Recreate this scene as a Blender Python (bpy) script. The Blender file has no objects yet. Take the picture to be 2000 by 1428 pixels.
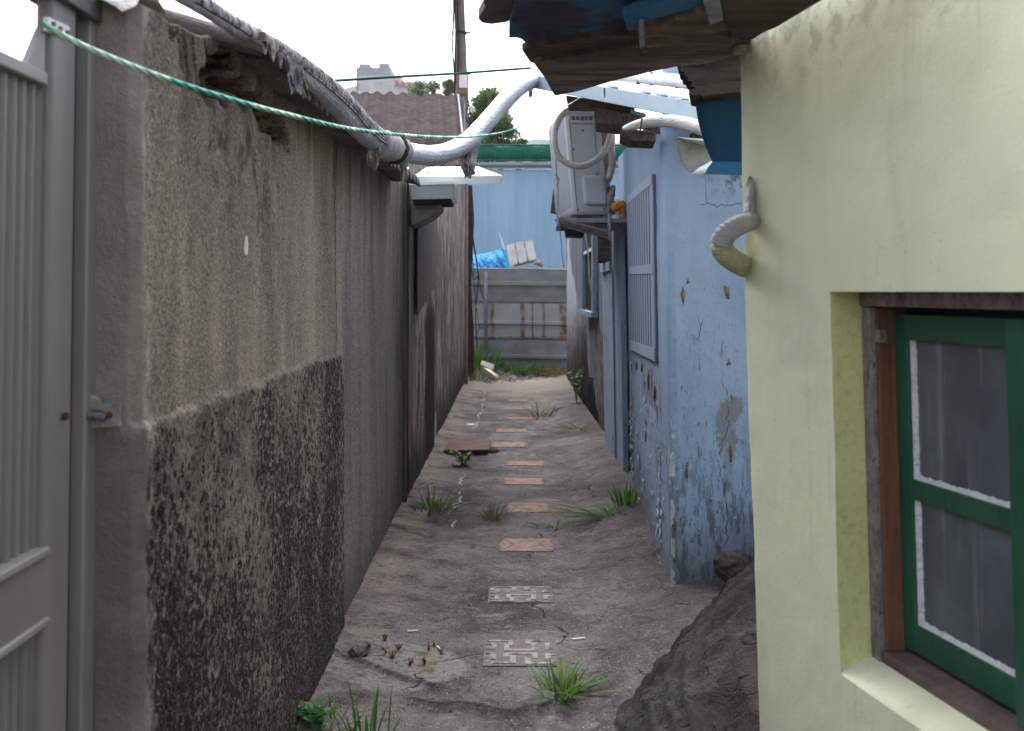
import bpy, math, random
import numpy as np
from mathutils import Vector
rnd = random.Random(7)
R = math.radians
S = bpy.context.scene
COL = S.collection

# ---------------------------------------------------------------- camera
cam = bpy.data.cameras.new('camera'); camo = bpy.data.objects.new('camera', cam); COL.objects.link(camo)
camo.location = (0, 0, 1.45); camo.rotation_euler = (R(90), 0, 0)
cam.sensor_width = 36; cam.lens = 36; cam.shift_y = -0.072
cam.clip_start = 0.05; cam.clip_end = 3000
cam.dof.use_dof = True; cam.dof.focus_distance = 4.6; cam.dof.aperture_fstop = 5.0
S.camera = camo
# ---------------------------------------------------------------- sky, sun, exposure
SUN_EL, SUN_AZ = 60, -12          # azimuth clockwise from the view direction (+Y)
w = bpy.data.worlds.new('World'); S.world = w; w.use_nodes = True
nt = w.node_tree; bg = nt.nodes['Background']; sky = nt.nodes.new('ShaderNodeTexSky')
sky.sky_type = 'NISHITA'; sky.sun_disc = False; sky.sun_elevation = R(SUN_EL); sky.sun_rotation = R(SUN_AZ)
sky.air_density = 1.0; sky.dust_density = 5.0; sky.ozone_density = 1.0; sky.altitude = 0
hs = nt.nodes.new('ShaderNodeHueSaturation'); hs.inputs['Saturation'].default_value = .42; nt.links.new(sky.outputs[0], hs.inputs['Color']); nt.links.new(hs.outputs[0], bg.inputs[0]); bg.inputs[1].default_value = 0.15
sl = bpy.data.lights.new('sun', 'SUN'); so = bpy.data.objects.new('sun', sl); COL.objects.link(so)
sl.energy = .6; sl.angle = R(50); sl.color = (1, 0.96, 0.91)
sd = Vector((math.sin(R(SUN_AZ))*math.cos(R(SUN_EL)), math.cos(R(SUN_AZ))*math.cos(R(SUN_EL)), math.sin(R(SUN_EL))))
so.rotation_euler = sd.to_track_quat('Z', 'Y').to_euler()
S.view_settings.view_transform = 'Standard'; S.view_settings.look = 'None'
S.view_settings.exposure = 1.88; S.view_settings.gamma = 1

# ---------------------------------------------------------------- points
CZ = 1.45
def P(px, py, d): return np.array(((px-1000)/2000*d, d, CZ+(570-py)/2000*d))     # a sight line at depth d
def PX(px, py, X): return P(px, py, X*2000/(px-1000))                            # on the plane x = X
def G(px, py, z=0.0): return P(px, py, (z-CZ)*2000/(570-py))                     # on the level z

# ---------------------------------------------------------------- noise
def _h(ix, iy, iz, s):
    n = (ix*374761393 + iy*668265263 + iz*2147483647 + s*1274126177) & 0xffffffff
    n = ((n ^ (n >> 13)) * 1274126177) & 0xffffffff
    n = ((n ^ (n >> 16)) * 2246822519) & 0xffffffff
    return ((n ^ (n >> 15)) & 0xffff)/65535.0
def vn(x, y, z=0, s=0):
    x, y, z = np.broadcast_arrays(np.asarray(x, float), np.asarray(y, float), np.asarray(z, float))
    ix = np.floor(x).astype(np.int64); iy = np.floor(y).astype(np.int64); iz = np.floor(z).astype(np.int64)
    fx, fy, fz = x-ix, y-iy, z-iz
    fx = fx*fx*(3-2*fx); fy = fy*fy*(3-2*fy); fz = fz*fz*(3-2*fz)
    r = 0
    for a in (0, 1):
        for b in (0, 1):
            for c in (0, 1):
                r = r + _h(ix+a, iy+b, iz+c, s)*(fx if a else 1-fx)*(fy if b else 1-fy)*(fz if c else 1-fz)
    return r*2-1
def fbm(x, y, z=0, o=4, s=0):
    r = 0; a = 1; t = 0
    for k in range(o):
        r = r + a*vn(np.asarray(x)*2**k+k*7.3, np.asarray(y)*2**k+k*3.1, np.asarray(z)*2**k, s+k); t += a; a *= .5
    return r/t
def sm(x, a, b):
    t = np.clip((np.asarray(x, float)-a)/(b-a), 0, 1); return t*t*(3-2*t)

# ---------------------------------------------------------------- mesh builder
class MB:
    def __init__(s): s.v = []; s.f = []; s.m = []; s.n = 0
    def add(s, vs, fs, mi=0):
        vs = [tuple(map(float, p)) for p in vs]
        s.v += vs; s.f += [tuple(i+s.n for i in f) for f in fs]; s.m += [mi]*len(fs); s.n += len(vs); return s
    def hexa(s, b, t, mi=0):      # bottom ring of n points, top ring of n points
        n = len(b)
        fs = [tuple(range(n))[::-1], tuple(range(n, 2*n))]
        fs += [(i, (i+1) % n, n+(i+1) % n, n+i) for i in range(n)]
        return s.add(list(b)+list(t), fs, mi)
    def slab(s, q, off, mi=0):    # polygon q pushed along off
        q = [np.array(p, float) for p in q]; off = np.array(off, float)
        return s.hexa(q, [p+off for p in q], mi)
    def box(s, c, d, mi=0, rz=0, shear=0):
        x, y, z = [k/2 for k in d]; ca, sa = math.cos(rz), math.sin(rz)
        def tr(a, b, h): return (c[0]+a*ca-b*sa - shear*h, c[1]+a*sa+b*ca, c[2]+h)
        return s.hexa([tr(-x, -y, -z), tr(x, -y, -z), tr(x, y, -z), tr(-x, y, -z)], [tr(-x, -y, z), tr(x, -y, z), tr(x, y, z), tr(-x, y, z)], mi)
    def bar(s, a, b, wd, th, up=(0, 0, 1), mi=0):
        a = np.array(a, float); b = np.array(b, float); t = b-a; t /= np.linalg.norm(t)
        u = np.array(up, float); sx = np.cross(t, u); sx /= np.linalg.norm(sx); u = np.cross(sx, t)
        r = lambda p: [p-sx*wd/2-u*th/2, p+sx*wd/2-u*th/2, p+sx*wd/2+u*th/2, p-sx*wd/2+u*th/2]
        return s.hexa(r(a), r(b), mi)
    def tube(s, pts, r, seg=10, mi=0, smooth=6, rn=None, closed=False):
        pts = [np.array(p, float) for p in pts]; rr = r if hasattr(r, '__len__') else [r]*len(pts)
        if smooth > 1 and len(pts) > 2:
            P_, Q_ = [], []
            n = len(pts)
            for i in range(n-1):
                p0, p1, p2, p3 = pts[max(i-1, 0)], pts[i], pts[i+1], pts[min(i+2, n-1)]
                for k in range(smooth):
                    t = k/smooth
                    P_.append(.5*((2*p1)+(-p0+p2)*t+(2*p0-5*p1+4*p2-p3)*t*t+(-p0+3*p1-3*p2+p3)*t**3)); Q_.append(rr[i]*(1-t)+rr[i+1]*t)
            P_.append(pts[-1]); Q_.append(rr[-1]); pts, rr = P_, Q_
        n = len(pts); up = None; vs = []
        for i, p in enumerate(pts):
            t = pts[min(i+1, n-1)]-pts[max(i-1, 0)]; t = t/(np.linalg.norm(t)+1e-12)
            if up is None:
                up = np.cross(t, (0, 0, 1.) if abs(t[2]) < .9 else (1., 0, 0)); up /= np.linalg.norm(up)
            up = up-t*np.dot(up, t); up /= np.linalg.norm(up); b = np.cross(t, up)
            for k in range(seg):
                a = 2*math.pi*k/seg; q = rr[i]*(1 if rn is None else rn(i, k))
                vs.append(p+q*(math.cos(a)*up+math.sin(a)*b))
        fs = [(i*seg+k, i*seg+(k+1) % seg, (i+1)*seg+(k+1) % seg, (i+1)*seg+k) for i in range(n-1) for k in range(seg)]
        fs += [tuple(range(seg))[::-1], tuple((n-1)*seg+k for k in range(seg))]
        return s.add(vs, fs, mi)
    def grid(s, A, mi=0, flip=False):     # A: (n,m,3) array of points
        n, m = A.shape[:2]; idx = np.arange(n*m).reshape(n, m)
        a, b, c, d = idx[:-1, :-1].ravel(), idx[1:, :-1].ravel(), idx[1:, 1:].ravel(), idx[:-1, 1:].ravel()
        q = np.stack((a, b, c, d), 1)
        if flip: q = q[:, ::-1]
        return s.add(A.reshape(-1, 3).tolist(), q.tolist(), mi)
    def sheet(s, A, th, mi=0):            # grid with thickness along a vector
        n, m = A.shape[:2]; th = np.array(th, float); B = A+th
        base = s.n; s.grid(A, mi); s.grid(B, mi, True)
        i0 = np.arange(n*m).reshape(n, m); L = [*i0[0, :], *i0[1:, -1], *i0[-1, -2::-1], *i0[-2:0:-1, 0]]
        k = n*m; fs = []
        for j in range(len(L)):
            a, b = int(L[j]), int(L[(j+1) % len(L)]); fs.append((base+a, base+b, base+k+b, base+k+a))
        s.f += fs; s.m += [mi]*len(fs); return s
def origin_of(o):
    p = np.zeros(3)
    while o is not None: p = p+np.array(o.location); o = o.parent
    return p
def obj(name, mb, mats, parent=None, smooth=False, label=None, cat=None, group=None, kind=None, origin=None, attr=None, bevel=0):
    v = np.array(mb.v, float)
    if parent is not None: org = origin_of(parent)
    elif origin is not None: org = np.array(origin, float)
    else: org = np.array([(v[:, 0].min()+v[:, 0].max())/2, (v[:, 1].min()+v[:, 1].max())/2, v[:, 2].min()])
    me = bpy.data.meshes.new(name); me.from_pydata((v-org).tolist(), [], mb.f)
    if not isinstance(mats, (list, tuple)): mats = [mats]
    for m in mats: me.materials.append(m)
    me.polygons.foreach_set('material_index', mb.m)
    if smooth: me.polygons.foreach_set('use_smooth', [True]*len(me.polygons))
    if attr:
        for k, a in attr.items():
            at = me.attributes.new(k, 'FLOAT', 'POINT'); at.data.foreach_set('value', np.asarray(a, np.float32).ravel())
    me.update()
    o = bpy.data.objects.new(name, me); COL.objects.link(o)
    if parent is None: o.location = org
    else: o.parent = parent
    if bevel:
        b = o.modifiers.new('bevel', 'BEVEL'); b.width = bevel; b.segments = 2; b.limit_method = 'ANGLE'; b.angle_limit = R(40)
    tag(o, label, cat, group, kind); return o
def tag(o, label=None, cat=None, group=None, kind=None):
    for k, x in (('label', label), ('category', cat), ('group', group), ('kind', kind)):
        if x: o[k] = x
    return o
def empty(name, loc, label, cat, group=None):
    o = bpy.data.objects.new(name, None); COL.objects.link(o); o.location = tuple(map(float, loc)); o.empty_display_size = .1
    return tag(o, label, cat, group)

# ---------------------------------------------------------------- materials
class M:
    def __init__(s, name):
        s.mat = bpy.data.materials.new(name); s.mat.use_nodes = True; s.t = s.mat.node_tree; s.n = s.t.nodes; s.l = s.t.links
        s.b = s.n['Principled BSDF']; s._pos = None; s._xyz = None; s._obj = None
    def put(s, sock, x):
        if isinstance(x, bpy.types.NodeSocket): s.l.new(x, sock)
        elif isinstance(x, (tuple, list)) and sock.type == 'RGBA': sock.default_value = (*x[:3], 1)
        else: sock.default_value = x
    def pos(s):
        if s._pos is None: s._pos = s.n.new('ShaderNodeNewGeometry').outputs['Position']
        return s._pos
    def ob(s):
        if s._obj is None: s._obj = s.n.new('ShaderNodeTexCoord').outputs['Object']
        return s._obj
    def sep(s, v):
        n = s.n.new('ShaderNodeSeparateXYZ'); s.put(n.inputs[0], v); return n.outputs
    def xyz(s):
        if s._xyz is None: s._xyz = s.sep(s.pos())
        return s._xyz
    def mp(s, sc, v=None, rot=(0, 0, 0)):
        n = s.n.new('ShaderNodeMapping'); s.put(n.inputs[0], v or s.pos()); n.inputs['Scale'].default_value = sc; n.inputs['Rotation'].default_value = rot; return n.outputs[0]
    def noise(s, scale=1, sc=None, det=5, rough=.6, dist=0, v=None, rot=(0, 0, 0)):
        n = s.n.new('ShaderNodeTexNoise'); s.put(n.inputs['Vector'], s.mp(sc, v, rot) if sc else (v or s.pos()))
        n.inputs['Scale'].default_value = scale; n.inputs['Detail'].default_value = det; n.inputs['Roughness'].default_value = rough; n.inputs['Distortion'].default_value = dist
        return n.outputs['Fac']
    def vor(s, scale, feat='F1', sc=None, v=None, out='Distance', rnd_=1):
        n = s.n.new('ShaderNodeTexVoronoi'); n.feature = feat; s.put(n.inputs['Vector'], s.mp(sc, v) if sc else (v or s.pos()))
        n.inputs['Scale'].default_value = scale; n.inputs['Randomness'].default_value = rnd_; return n.outputs[out]
    def ma(s, op, a, b=0.0, c=0.0, clamp=False):
        n = s.n.new('ShaderNodeMath'); n.operation = op; n.use_clamp = clamp; s.put(n.inputs[0], a); s.put(n.inputs[1], b); s.put(n.inputs[2], c); return n.outputs[0]
    def mul(s, a, *bs):
        for b in bs: a = s.ma('MULTIPLY', a, b)
        return a
    def addm(s, a, *bs):
        for b in bs: a = s.ma('ADD', a, b)
        return a
    def mx(s, a, b): return s.ma('MAXIMUM', a, b)
    def inv(s, a): return s.ma('SUBTRACT', 1.0, a)
    def st(s, x, a, b):
        n = s.n.new('ShaderNodeMapRange'); n.interpolation_type = 'SMOOTHSTEP'; s.put(n.inputs[0], x)
        if a < b: n.inputs[1].default_value = a; n.inputs[2].default_value = b; return n.outputs[0]
        n.inputs[1].default_value = b; n.inputs[2].default_value = a; n.inputs[3].default_value = 1; n.inputs[4].default_value = 0; return n.outputs[0]
    def rng(s, x, a, b, e=.01): return s.mul(s.st(x, a-e, a+e), s.st(x, b+e, b-e))
    def mix(s, f, a, b, mode='MIX'):
        n = s.n.new('ShaderNodeMix'); n.data_type = 'RGBA'; n.blend_type = mode
        s.put(n.inputs[0], f); s.put(n.inputs[6], a); s.put(n.inputs[7], b); return n.outputs[2]
    def ramp(s, f, stops):
        n = s.n.new('ShaderNodeValToRGB'); s.put(n.inputs[0], f); e = n.color_ramp.elements
        while len(e) < len(stops): e.new(.5)
        for k, (p, c) in zip(e, stops):
            k.position = p; k.color = (*(c if isinstance(c, (tuple, list)) else (c, c, c)), 1)
        return n.outputs[0]
    def attr(s, name):
        n = s.n.new('ShaderNodeAttribute'); n.attribute_name = name; return n.outputs['Fac']
    def vcrack(s, coord, c0, w_, other, wob=.05, fr=3.0, lo=None, hi=None, seed=0):   # a thin wandering line
        n = s.noise(fr, det=4, rough=.65, v=s.comb(seed, 0, other))
        d = s.ma('ABSOLUTE', s.ma('SUBTRACT', s.ma('SUBTRACT', coord, c0), s.mul(s.ma('SUBTRACT', n, .5), wob*2)))
        k = s.st(d, w_, w_*.3)
        if lo is not None: k = s.mul(k, s.rng(other, lo, hi, .03))
        return k
    def comb(s, a, b, c):
        n = s.n.new('ShaderNodeCombineXYZ'); s.put(n.inputs[0], a); s.put(n.inputs[1], b); s.put(n.inputs[2], c); return n.outputs[0]
    def addv(s, v, fr, amp):
        n = s.n.new('ShaderNodeTexNoise'); s.put(n.inputs['Vector'], v); n.inputs['Scale'].default_value = fr; n.inputs['Detail'].default_value = 4
        q = s.n.new('ShaderNodeVectorMath'); q.operation = 'MULTIPLY_ADD'; s.put(q.inputs[0], n.outputs['Color']); q.inputs[1].default_value = (amp,)*3; s.put(q.inputs[2], v); return q.outputs[0]
    def bump(s, h, dist=.01, strength=1.0, normal=None):
        n = s.n.new('ShaderNodeBump'); n.inputs['Strength'].default_value = strength; n.inputs['Distance'].default_value = dist; s.put(n.inputs['Height'], h)
        if normal is not None: s.put(n.inputs['Normal'], normal)
        return n.outputs[0]
    def done(s, col, rough=.85, bump=None, dist=.01, metal=0, spec=.3, strength=1.0):
        s.put(s.b.inputs['Base Color'], col); s.put(s.b.inputs['Roughness'], rough); s.put(s.b.inputs['Metallic'], metal); s.put(s.b.inputs['Specular IOR Level'], spec)
        if bump is not None: s.put(s.b.inputs['Normal'], s.bump(bump, dist, strength))
        return s.mat
def worn(name, c, c2, big=2.0, fine=60, rough=.8, dist=.004, stretch=(1, 1, 1), spots=None, metal=0, spec=.06, dark=.25, coords='pos'):
    m = M(name); v = m.pos() if coords == 'pos' else m.ob()
    a = m.noise(big, sc=stretch, det=6, rough=.65, v=v); b = m.noise(fine, det=4, rough=.7, v=v)
    col = m.mix(m.st(a, .35, .65), c, c2)
    col = m.mix(m.mul(m.st(b, .45, .75), dark), col, (0.03, .028, .025))
    if spots:
        k = m.st(m.noise(spots[1], sc=stretch, det=8, rough=.7, v=v), spots[2], spots[2]+.06); col = m.mix(k, col, spots[0])
    r = m.addm(rough-.08, m.mul(a, .16))
    return m.done(col, r, m.addm(m.mul(b, .6), a), dist, metal, spec)
# ================================================================ materials of the place
def mat_left():
    m = M('stained_render'); X, Y, Z = m.xyz()
    big = m.noise(1.1, det=5, rough=.6)
    streak = m.noise(1.0, sc=(4, 3.4, .8), det=8, rough=.66, dist=.5)
    streak2 = m.noise(1.0, sc=(6, 13, 2.2), det=8, rough=.72, dist=.4)
    grain = m.noise(170, det=3, rough=.75); grain2 = m.noise(60, det=4, rough=.7)
    base = m.ramp(streak, [(.26, (.14, .117, .102)), (.46, (.245, .205, .174)), (.62, (.36, .304, .256)), (.8, (.415, .355, .30))])
    base = m.mix(m.mul(m.st(big, .52, .7), .55), base, (.13, .105, .09))
    base = m.mix(m.mul(m.st(streak2, .54, .72), m.st(m.noise(.9, det=4), .42, .6), .6), base, (.085, .074, .068))
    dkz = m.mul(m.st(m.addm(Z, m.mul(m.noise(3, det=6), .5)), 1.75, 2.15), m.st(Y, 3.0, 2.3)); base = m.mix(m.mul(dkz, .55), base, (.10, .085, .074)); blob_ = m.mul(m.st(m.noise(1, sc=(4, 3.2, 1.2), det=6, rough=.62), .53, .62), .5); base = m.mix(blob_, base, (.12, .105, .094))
    # third section, smoother and with grey run marks
    s3 = m.st(Y, 4.28, 4.36)
    c3 = m.ramp(m.noise(1.0, sc=(3, 3.0, .3), det=9, rough=.74, dist=.6), [(.32, (.10, .093, .088)), (.47, (.165, .152, .14)), (.6, (.25, .23, .21)), (.74, (.19, .178, .168))])
    c3 = m.mix(m.mul(m.st(Z, 1.0, 1.9), m.st(m.noise(1, sc=(3, 4.5, .5), det=8, rough=.7), .42, .56), .75), c3, (.41, .345, .285)); base = m.mix(m.mul(s3, .85), base, c3)
    # dark runs at the far end of the wall and just before the joint
    run = m.mul(m.st(Y, 6.15, 6.7), m.st(streak2, .35, .6)); base = m.mix(m.mul(run, .8), base, (.06, .055, .055))
    jn = m.mul(m.st(Y, 3.6, 4.25), m.st(Y, 4.36, 4.3), m.st(m.noise(1, sc=(3, 6, .5)), .42, .6)); base = m.mix(m.mul(jn, .6), base, (.085, .075, .07))
    # old render band: black lichen
    edge = m.addm(Z, m.mul(m.ma('SUBTRACT', m.noise(5, det=6), .5), .09))
    band = m.mul(m.st(edge, 1.215, 1.175), m.st(Y, 4.34, 4.28))
    low = m.mul(m.ma('SUBTRACT', 1.2, Z), .09)
    l1 = m.noise(1.0, sc=(30, 30, 22), det=8, rough=.82); l2 = m.noise(1.0, sc=(2.6, 2.6, 1.7), det=4)
    vl = m.vor(48, sc=(1, 1, .8)); lf = m.addm(m.mul(l1, .62), .19, m.mul(m.ma('SUBTRACT', .42, vl), .30), m.mul(m.ma('SUBTRACT', l2, .5), .55), low, m.mul(m.st(Y, 2.2, 4.2), .04))
    lich = m.st(lf, .505, .55)
    tan = m.mix(m.st(m.noise(9, det=6), .38, .6), (.285, .24, .195), (.135, .115, .098))
    under = m.mix(m.mul(m.st(Z, .55, .05), .6), tan, (.085, .085, .055))
    bandc = m.mix(lich, under, (.018, .017, .016))
    col = m.mix(band, base, bandc)
    col = m.mix(m.mul(m.st(grain, .46, .7), .62), col, (.035, .032, .03))
    col = m.mix(m.mul(m.st(grain, .46, .3), .35), col, (.52, .45, .37))
    # moss foot everywhere
    foot = m.mul(m.st(m.addm(Z, m.mul(m.noise(6, det=5), .5)), .62, .25), m.st(Y, 2, 3)); col = m.mix(m.mul(foot, .55), col, (.04, .042, .03))
    va = m.vor(120); vb = m.sep(m.vor(120, out='Color')); col = m.mix(m.mul(m.st(va, .45, .3), m.st(vb[0], .72, .76), .6), col, (.05, .044, .04)); col = m.mix(m.mul(m.st(va, .42, .28), m.st(vb[1], .78, .82), .5), col, (.47, .42, .36))
    sp1 = m.noise(95, det=5, rough=.8); col = m.mix(m.mul(m.st(sp1, .50, .60), .55), col, (.055, .048, .045)); col = m.mix(m.mul(m.st(sp1, .47, .38), .35), col, (.46, .41, .36))
    # exposed crumbling core
    d = m.attr('damage'); dc = m.mix(m.st(m.noise(22, det=7, rough=.75), .42, .6), (.018, .015, .012), (.20, .155, .10))
    col = m.mix(d, col, dc)
    # darker broken streaks towards the upper edge
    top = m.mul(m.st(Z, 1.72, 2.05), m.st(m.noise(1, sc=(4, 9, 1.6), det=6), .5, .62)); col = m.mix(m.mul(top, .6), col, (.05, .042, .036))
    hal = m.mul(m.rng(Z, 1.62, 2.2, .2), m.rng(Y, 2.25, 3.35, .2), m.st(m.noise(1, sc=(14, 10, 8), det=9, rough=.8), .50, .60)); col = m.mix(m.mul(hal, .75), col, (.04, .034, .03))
    ar = m.mul(m.st(Y, 2.02, 1.98), m.st(Y, 1.945, 1.955), m.st(m.noise(1, sc=(12, 12, 5), det=7, rough=.7), .42, .56)); col = m.mix(m.mul(ar, .7), col, (.42, .40, .37))
    # smooth grey end face of the wall
    e = m.st(Y, 1.985, 1.955); ec = m.mix(m.st(m.noise(7, det=6, rough=.7), .35, .7), (.205, .178, .16), (.285, .25, .228))
    col = m.mix(e, col, ec)
    # cracks
    k = m.vcrack(Y, 4.31, .007, Z, .05, 2.0, .0, 2.06, 1)
    k = m.mx(k, m.vcrack(Y, 4.14, .007, Z, .09, 2.2, 1.25, 2.08, 5)); k = m.mx(k, m.vcrack(Y, 5.02, .008, Z, .05, 1.6, 1.5, 2.1, 9))
    col = m.mix(k, col, (.015, .012, .01))
    # white chip
    cx = m.ma('SUBTRACT', Y, 2.72); cz = m.ma('SUBTRACT', Z, 1.572)
    ch = m.addm(m.mul(cx, cx, 1300.), m.mul(cz, cz, 750.), m.mul(m.noise(40), .8)); col = m.mix(m.st(ch, 1.0, .8), col, (.62, .60, .56))
    h = m.addm(m.mul(grain2, .7), m.mul(grain, .5), m.mul(k, -2.5), m.mul(band, m.mul(l1, 1.6)), m.mul(d, 1.2, m.noise(35, det=6)))
    return m.done(col, .95, h, .009, spec=.03)
LEFT = mat_left()
def mat_far_left():
    m = M('peeling_dark_wall'); X, Y, Z = m.xyz()
    a = m.noise(1, sc=(3, 2.6, .35), det=7, rough=.65, dist=.3); b = m.noise(1, sc=(20, 9, 2.2), det=7, rough=.72)
    col = m.ramp(a, [(.3, (.07, .055, .056)), (.5, (.15, .12, .12)), (.7, (.22, .18, .175))])
    low = m.st(Z, 1.55, .9)
    pe = m.mul(m.st(m.addm(b, m.mul(m.noise(1, sc=(1, 1.3, .8)), .35)), .70, .74), m.st(Z, .1, .5))
    col = m.mix(m.mul(pe, .85), col, (.38, .34, .29))
    blk = m.mul(m.st(Z, 1.5, 1.2), m.rng(m.addm(Y, m.mul(m.noise(3), .4)), 8.6, 9.9, .08)); col = m.mix(m.mul(blk, .93), col, (.018, .016, .018))
    col = m.mix(m.mul(m.st(m.addm(Z, m.mul(b, .9)), 1.05, .55), .8), col, (.03, .026, .028))
    lt = m.mul(m.st(Z, 1.9, 2.2), m.rng(Y, 9.0, 14.5, .3), m.st(b, .4, .55)); col = m.mix(m.mul(lt, .45), col, (.33, .29, .26))
    st_ = m.mul(m.rng(m.addm(Y, m.mul(m.noise(2, det=3), .5)), 8.15, 8.75, .1), m.rng(Z, 1.25, 2.2, .1)); col = m.mix(m.mul(st_, m.st(b, .42, .5), .9), col, (.38, .33, .25))
    g = m.noise(90, det=3); col = m.mix(m.mul(m.st(g, .5, .7), .45), col, (.02, .018, .018))
    return m.done(col, .9, m.addm(m.mul(b, 1.4), m.mul(g, .6)), .012, spec=.03)
FARL = mat_far_left()
def mat_blue():
    m = M('peeling_blue_paint'); X, Y, Z = m.xyz()
    a = m.noise(1.3, det=4); f = m.noise(1, sc=(130, 130, 130), det=4, rough=.7); md = m.noise(1, sc=(26, 26, 26), det=5, rough=.6)
    col = m.mix(m.st(a, .35, .65), (.225, .305, .445), (.285, .375, .51))
    col = m.mix(m.mul(m.st(m.noise(1, sc=(9, 9, 1.0), det=6), .5, .7), .35), col, (.22, .29, .42))
    lowf = m.st(Z, 1.6, .35)
    p = m.addm(m.noise(1, sc=(15, 15, 3.4), det=8, rough=.74, dist=.6), m.mul(lowf, .075), m.mul(m.st(m.ma('ABSOLUTE', m.ma('SUBTRACT', Y, 7.42)), .35, .05), m.st(Z, 1.35, 1.0), .13), m.mul(m.rng(Y, 5.3, 6.5, .2), m.rng(Z, .80, 1.04, .05), .12), m.mul(m.st(m.ma('ABSOLUTE', m.ma('SUBTRACT', Y, 5.35)), .3, .05), m.st(Z, 1.0, .8), .06))
    south = m.st(Y, 4.93, 4.86)
    p = m.ma('SUBTRACT', p, m.mul(south, .03))
    rim = m.rng(p, .665, .685, .006); peel = m.st(p, .675, .69)
    pc = m.mix(m.st(m.noise(9, det=5), .4, .6), (.19, .15, .125), (.10, .085, .08))
    col = m.mix(m.mul(rim, .3), col, (.42, .49, .58)); col = m.mix(peel, col, pc)
    # grime and black specks
    g = m.mul(m.st(m.noise(1, sc=(70, 70, 25), det=5, rough=.7), .57, .68), m.addm(.25, m.mul(lowf, .75)), m.st(m.noise(2.2, det=4), .4, .62))
    col = m.mix(g, col, (.05, .052, .055))
    df = m.mul(m.st(m.addm(Z, m.mul(m.noise(5, det=5), .45)), .78, .22), .72); col = m.mix(df, col, (.10, .115, .13))
    sg = m.mul(south, m.st(Z, 1.0, .3), m.st(m.noise(1, sc=(22, 22, 4.5), det=8, rough=.75), .47, .58)); col = m.mix(m.mul(sg, .75), col, (.06, .068, .075))
    # patch of bare cement low on the south face
    bx = m.ma('SUBTRACT', X, 1.03); bz = m.ma('SUBTRACT', Z, .83)
    bp = m.addm(m.mul(bx, bx, 60.), m.mul(bz, bz, 12.), m.mul(m.noise(9, det=6, rough=.75), 2.2)); col = m.mix(m.mul(m.mul(m.st(bp, 1.35, 1.2), south), .7), col, (.16, .15, .155))
    # mould under the gutter
    mo = m.mul(south, m.st(Z, 1.85, 2.02), m.st(X, .85, 1.05), m.st(m.noise(34, det=6, rough=.75), .47, .58)); col = m.mix(m.mul(mo, .8), col, (.035, .035, .035))
    # cracks
    k = m.mul(m.mul(m.vcrack(X, .895, .002, Z, .09, 2.6, .35, 2.0, 2), m.st(m.noise(3, det=3), .44, .56)), south)
    k = m.mx(k, m.mul(m.vcrack(Z, 1.86, .002, X, .10, 5.0, .90, 1.3, 7), south)); k = m.mx(k, m.mul(m.mul(m.vcrack(X, 1.0, .002, Z, .12, 4.0, .2, 1.2, 12), m.st(m.noise(4, det=3), .46, .56)), south))
    k = m.mx(k, m.mul(m.vcrack(Y, 5.18, .005, Z, .05, 2.0, .2, 2.05, 4), m.inv(south))); k = m.mx(k, m.mul(m.vcrack(Y, 7.5, .010, Z, .07, 4.0, .1, 1.0, 8), m.inv(south)))
    col = m.mix(k, col, (.06, .05, .05))
    # pale chipped arris
    ar = m.mul(m.st(X, .768, .762), m.st(Y, 4.86, 4.835), m.st(Z, .95, .8), m.st(m.noise(1, sc=(9, 9, 9), det=7, rough=.7), .50, .53)); col = m.mix(m.mul(ar, .45), col, (.66, .70, .76))
    h = m.addm(m.mul(f, .35), m.mul(md, .8), m.mul(peel, -2.2), m.mul(rim, .8), m.mul(k, -2.5), m.mul(g, -.3))
    return m.done(col, .7, h, .006, spec=.12)
BLUE = mat_blue()
def mat_blue_far():
    m = M('weathered_blue_grey_wall'); X, Y, Z = m.xyz()
    a = m.noise(1, sc=(3, 3, .4), det=7, rough=.65)
    col = m.ramp(a, [(.3, (.10, .112, .138)), (.5, (.155, .175, .215)), (.7, (.21, .235, .285))])
    p = m.addm(m.noise(1, sc=(14, 7, 3), det=8, rough=.75), m.mul(m.st(Z, 1.6, .6), .17)); pe = m.st(p, .63, .66)
    col = m.mix(m.mul(pe, .9), col, (.13, .10, .09)); col = m.mix(m.rng(p, .61, .625, .005), col, (.5, .52, .56))
    col = m.mix(m.mul(m.st(m.addm(Z, m.mul(m.noise(4), .4)), .75, .3), .75), col, (.06, .055, .06))
    return m.done(col, .8, m.addm(m.mul(pe, -1.), m.noise(50)), .008, spec=.08)
BLUEF = mat_blue_far()
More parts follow.
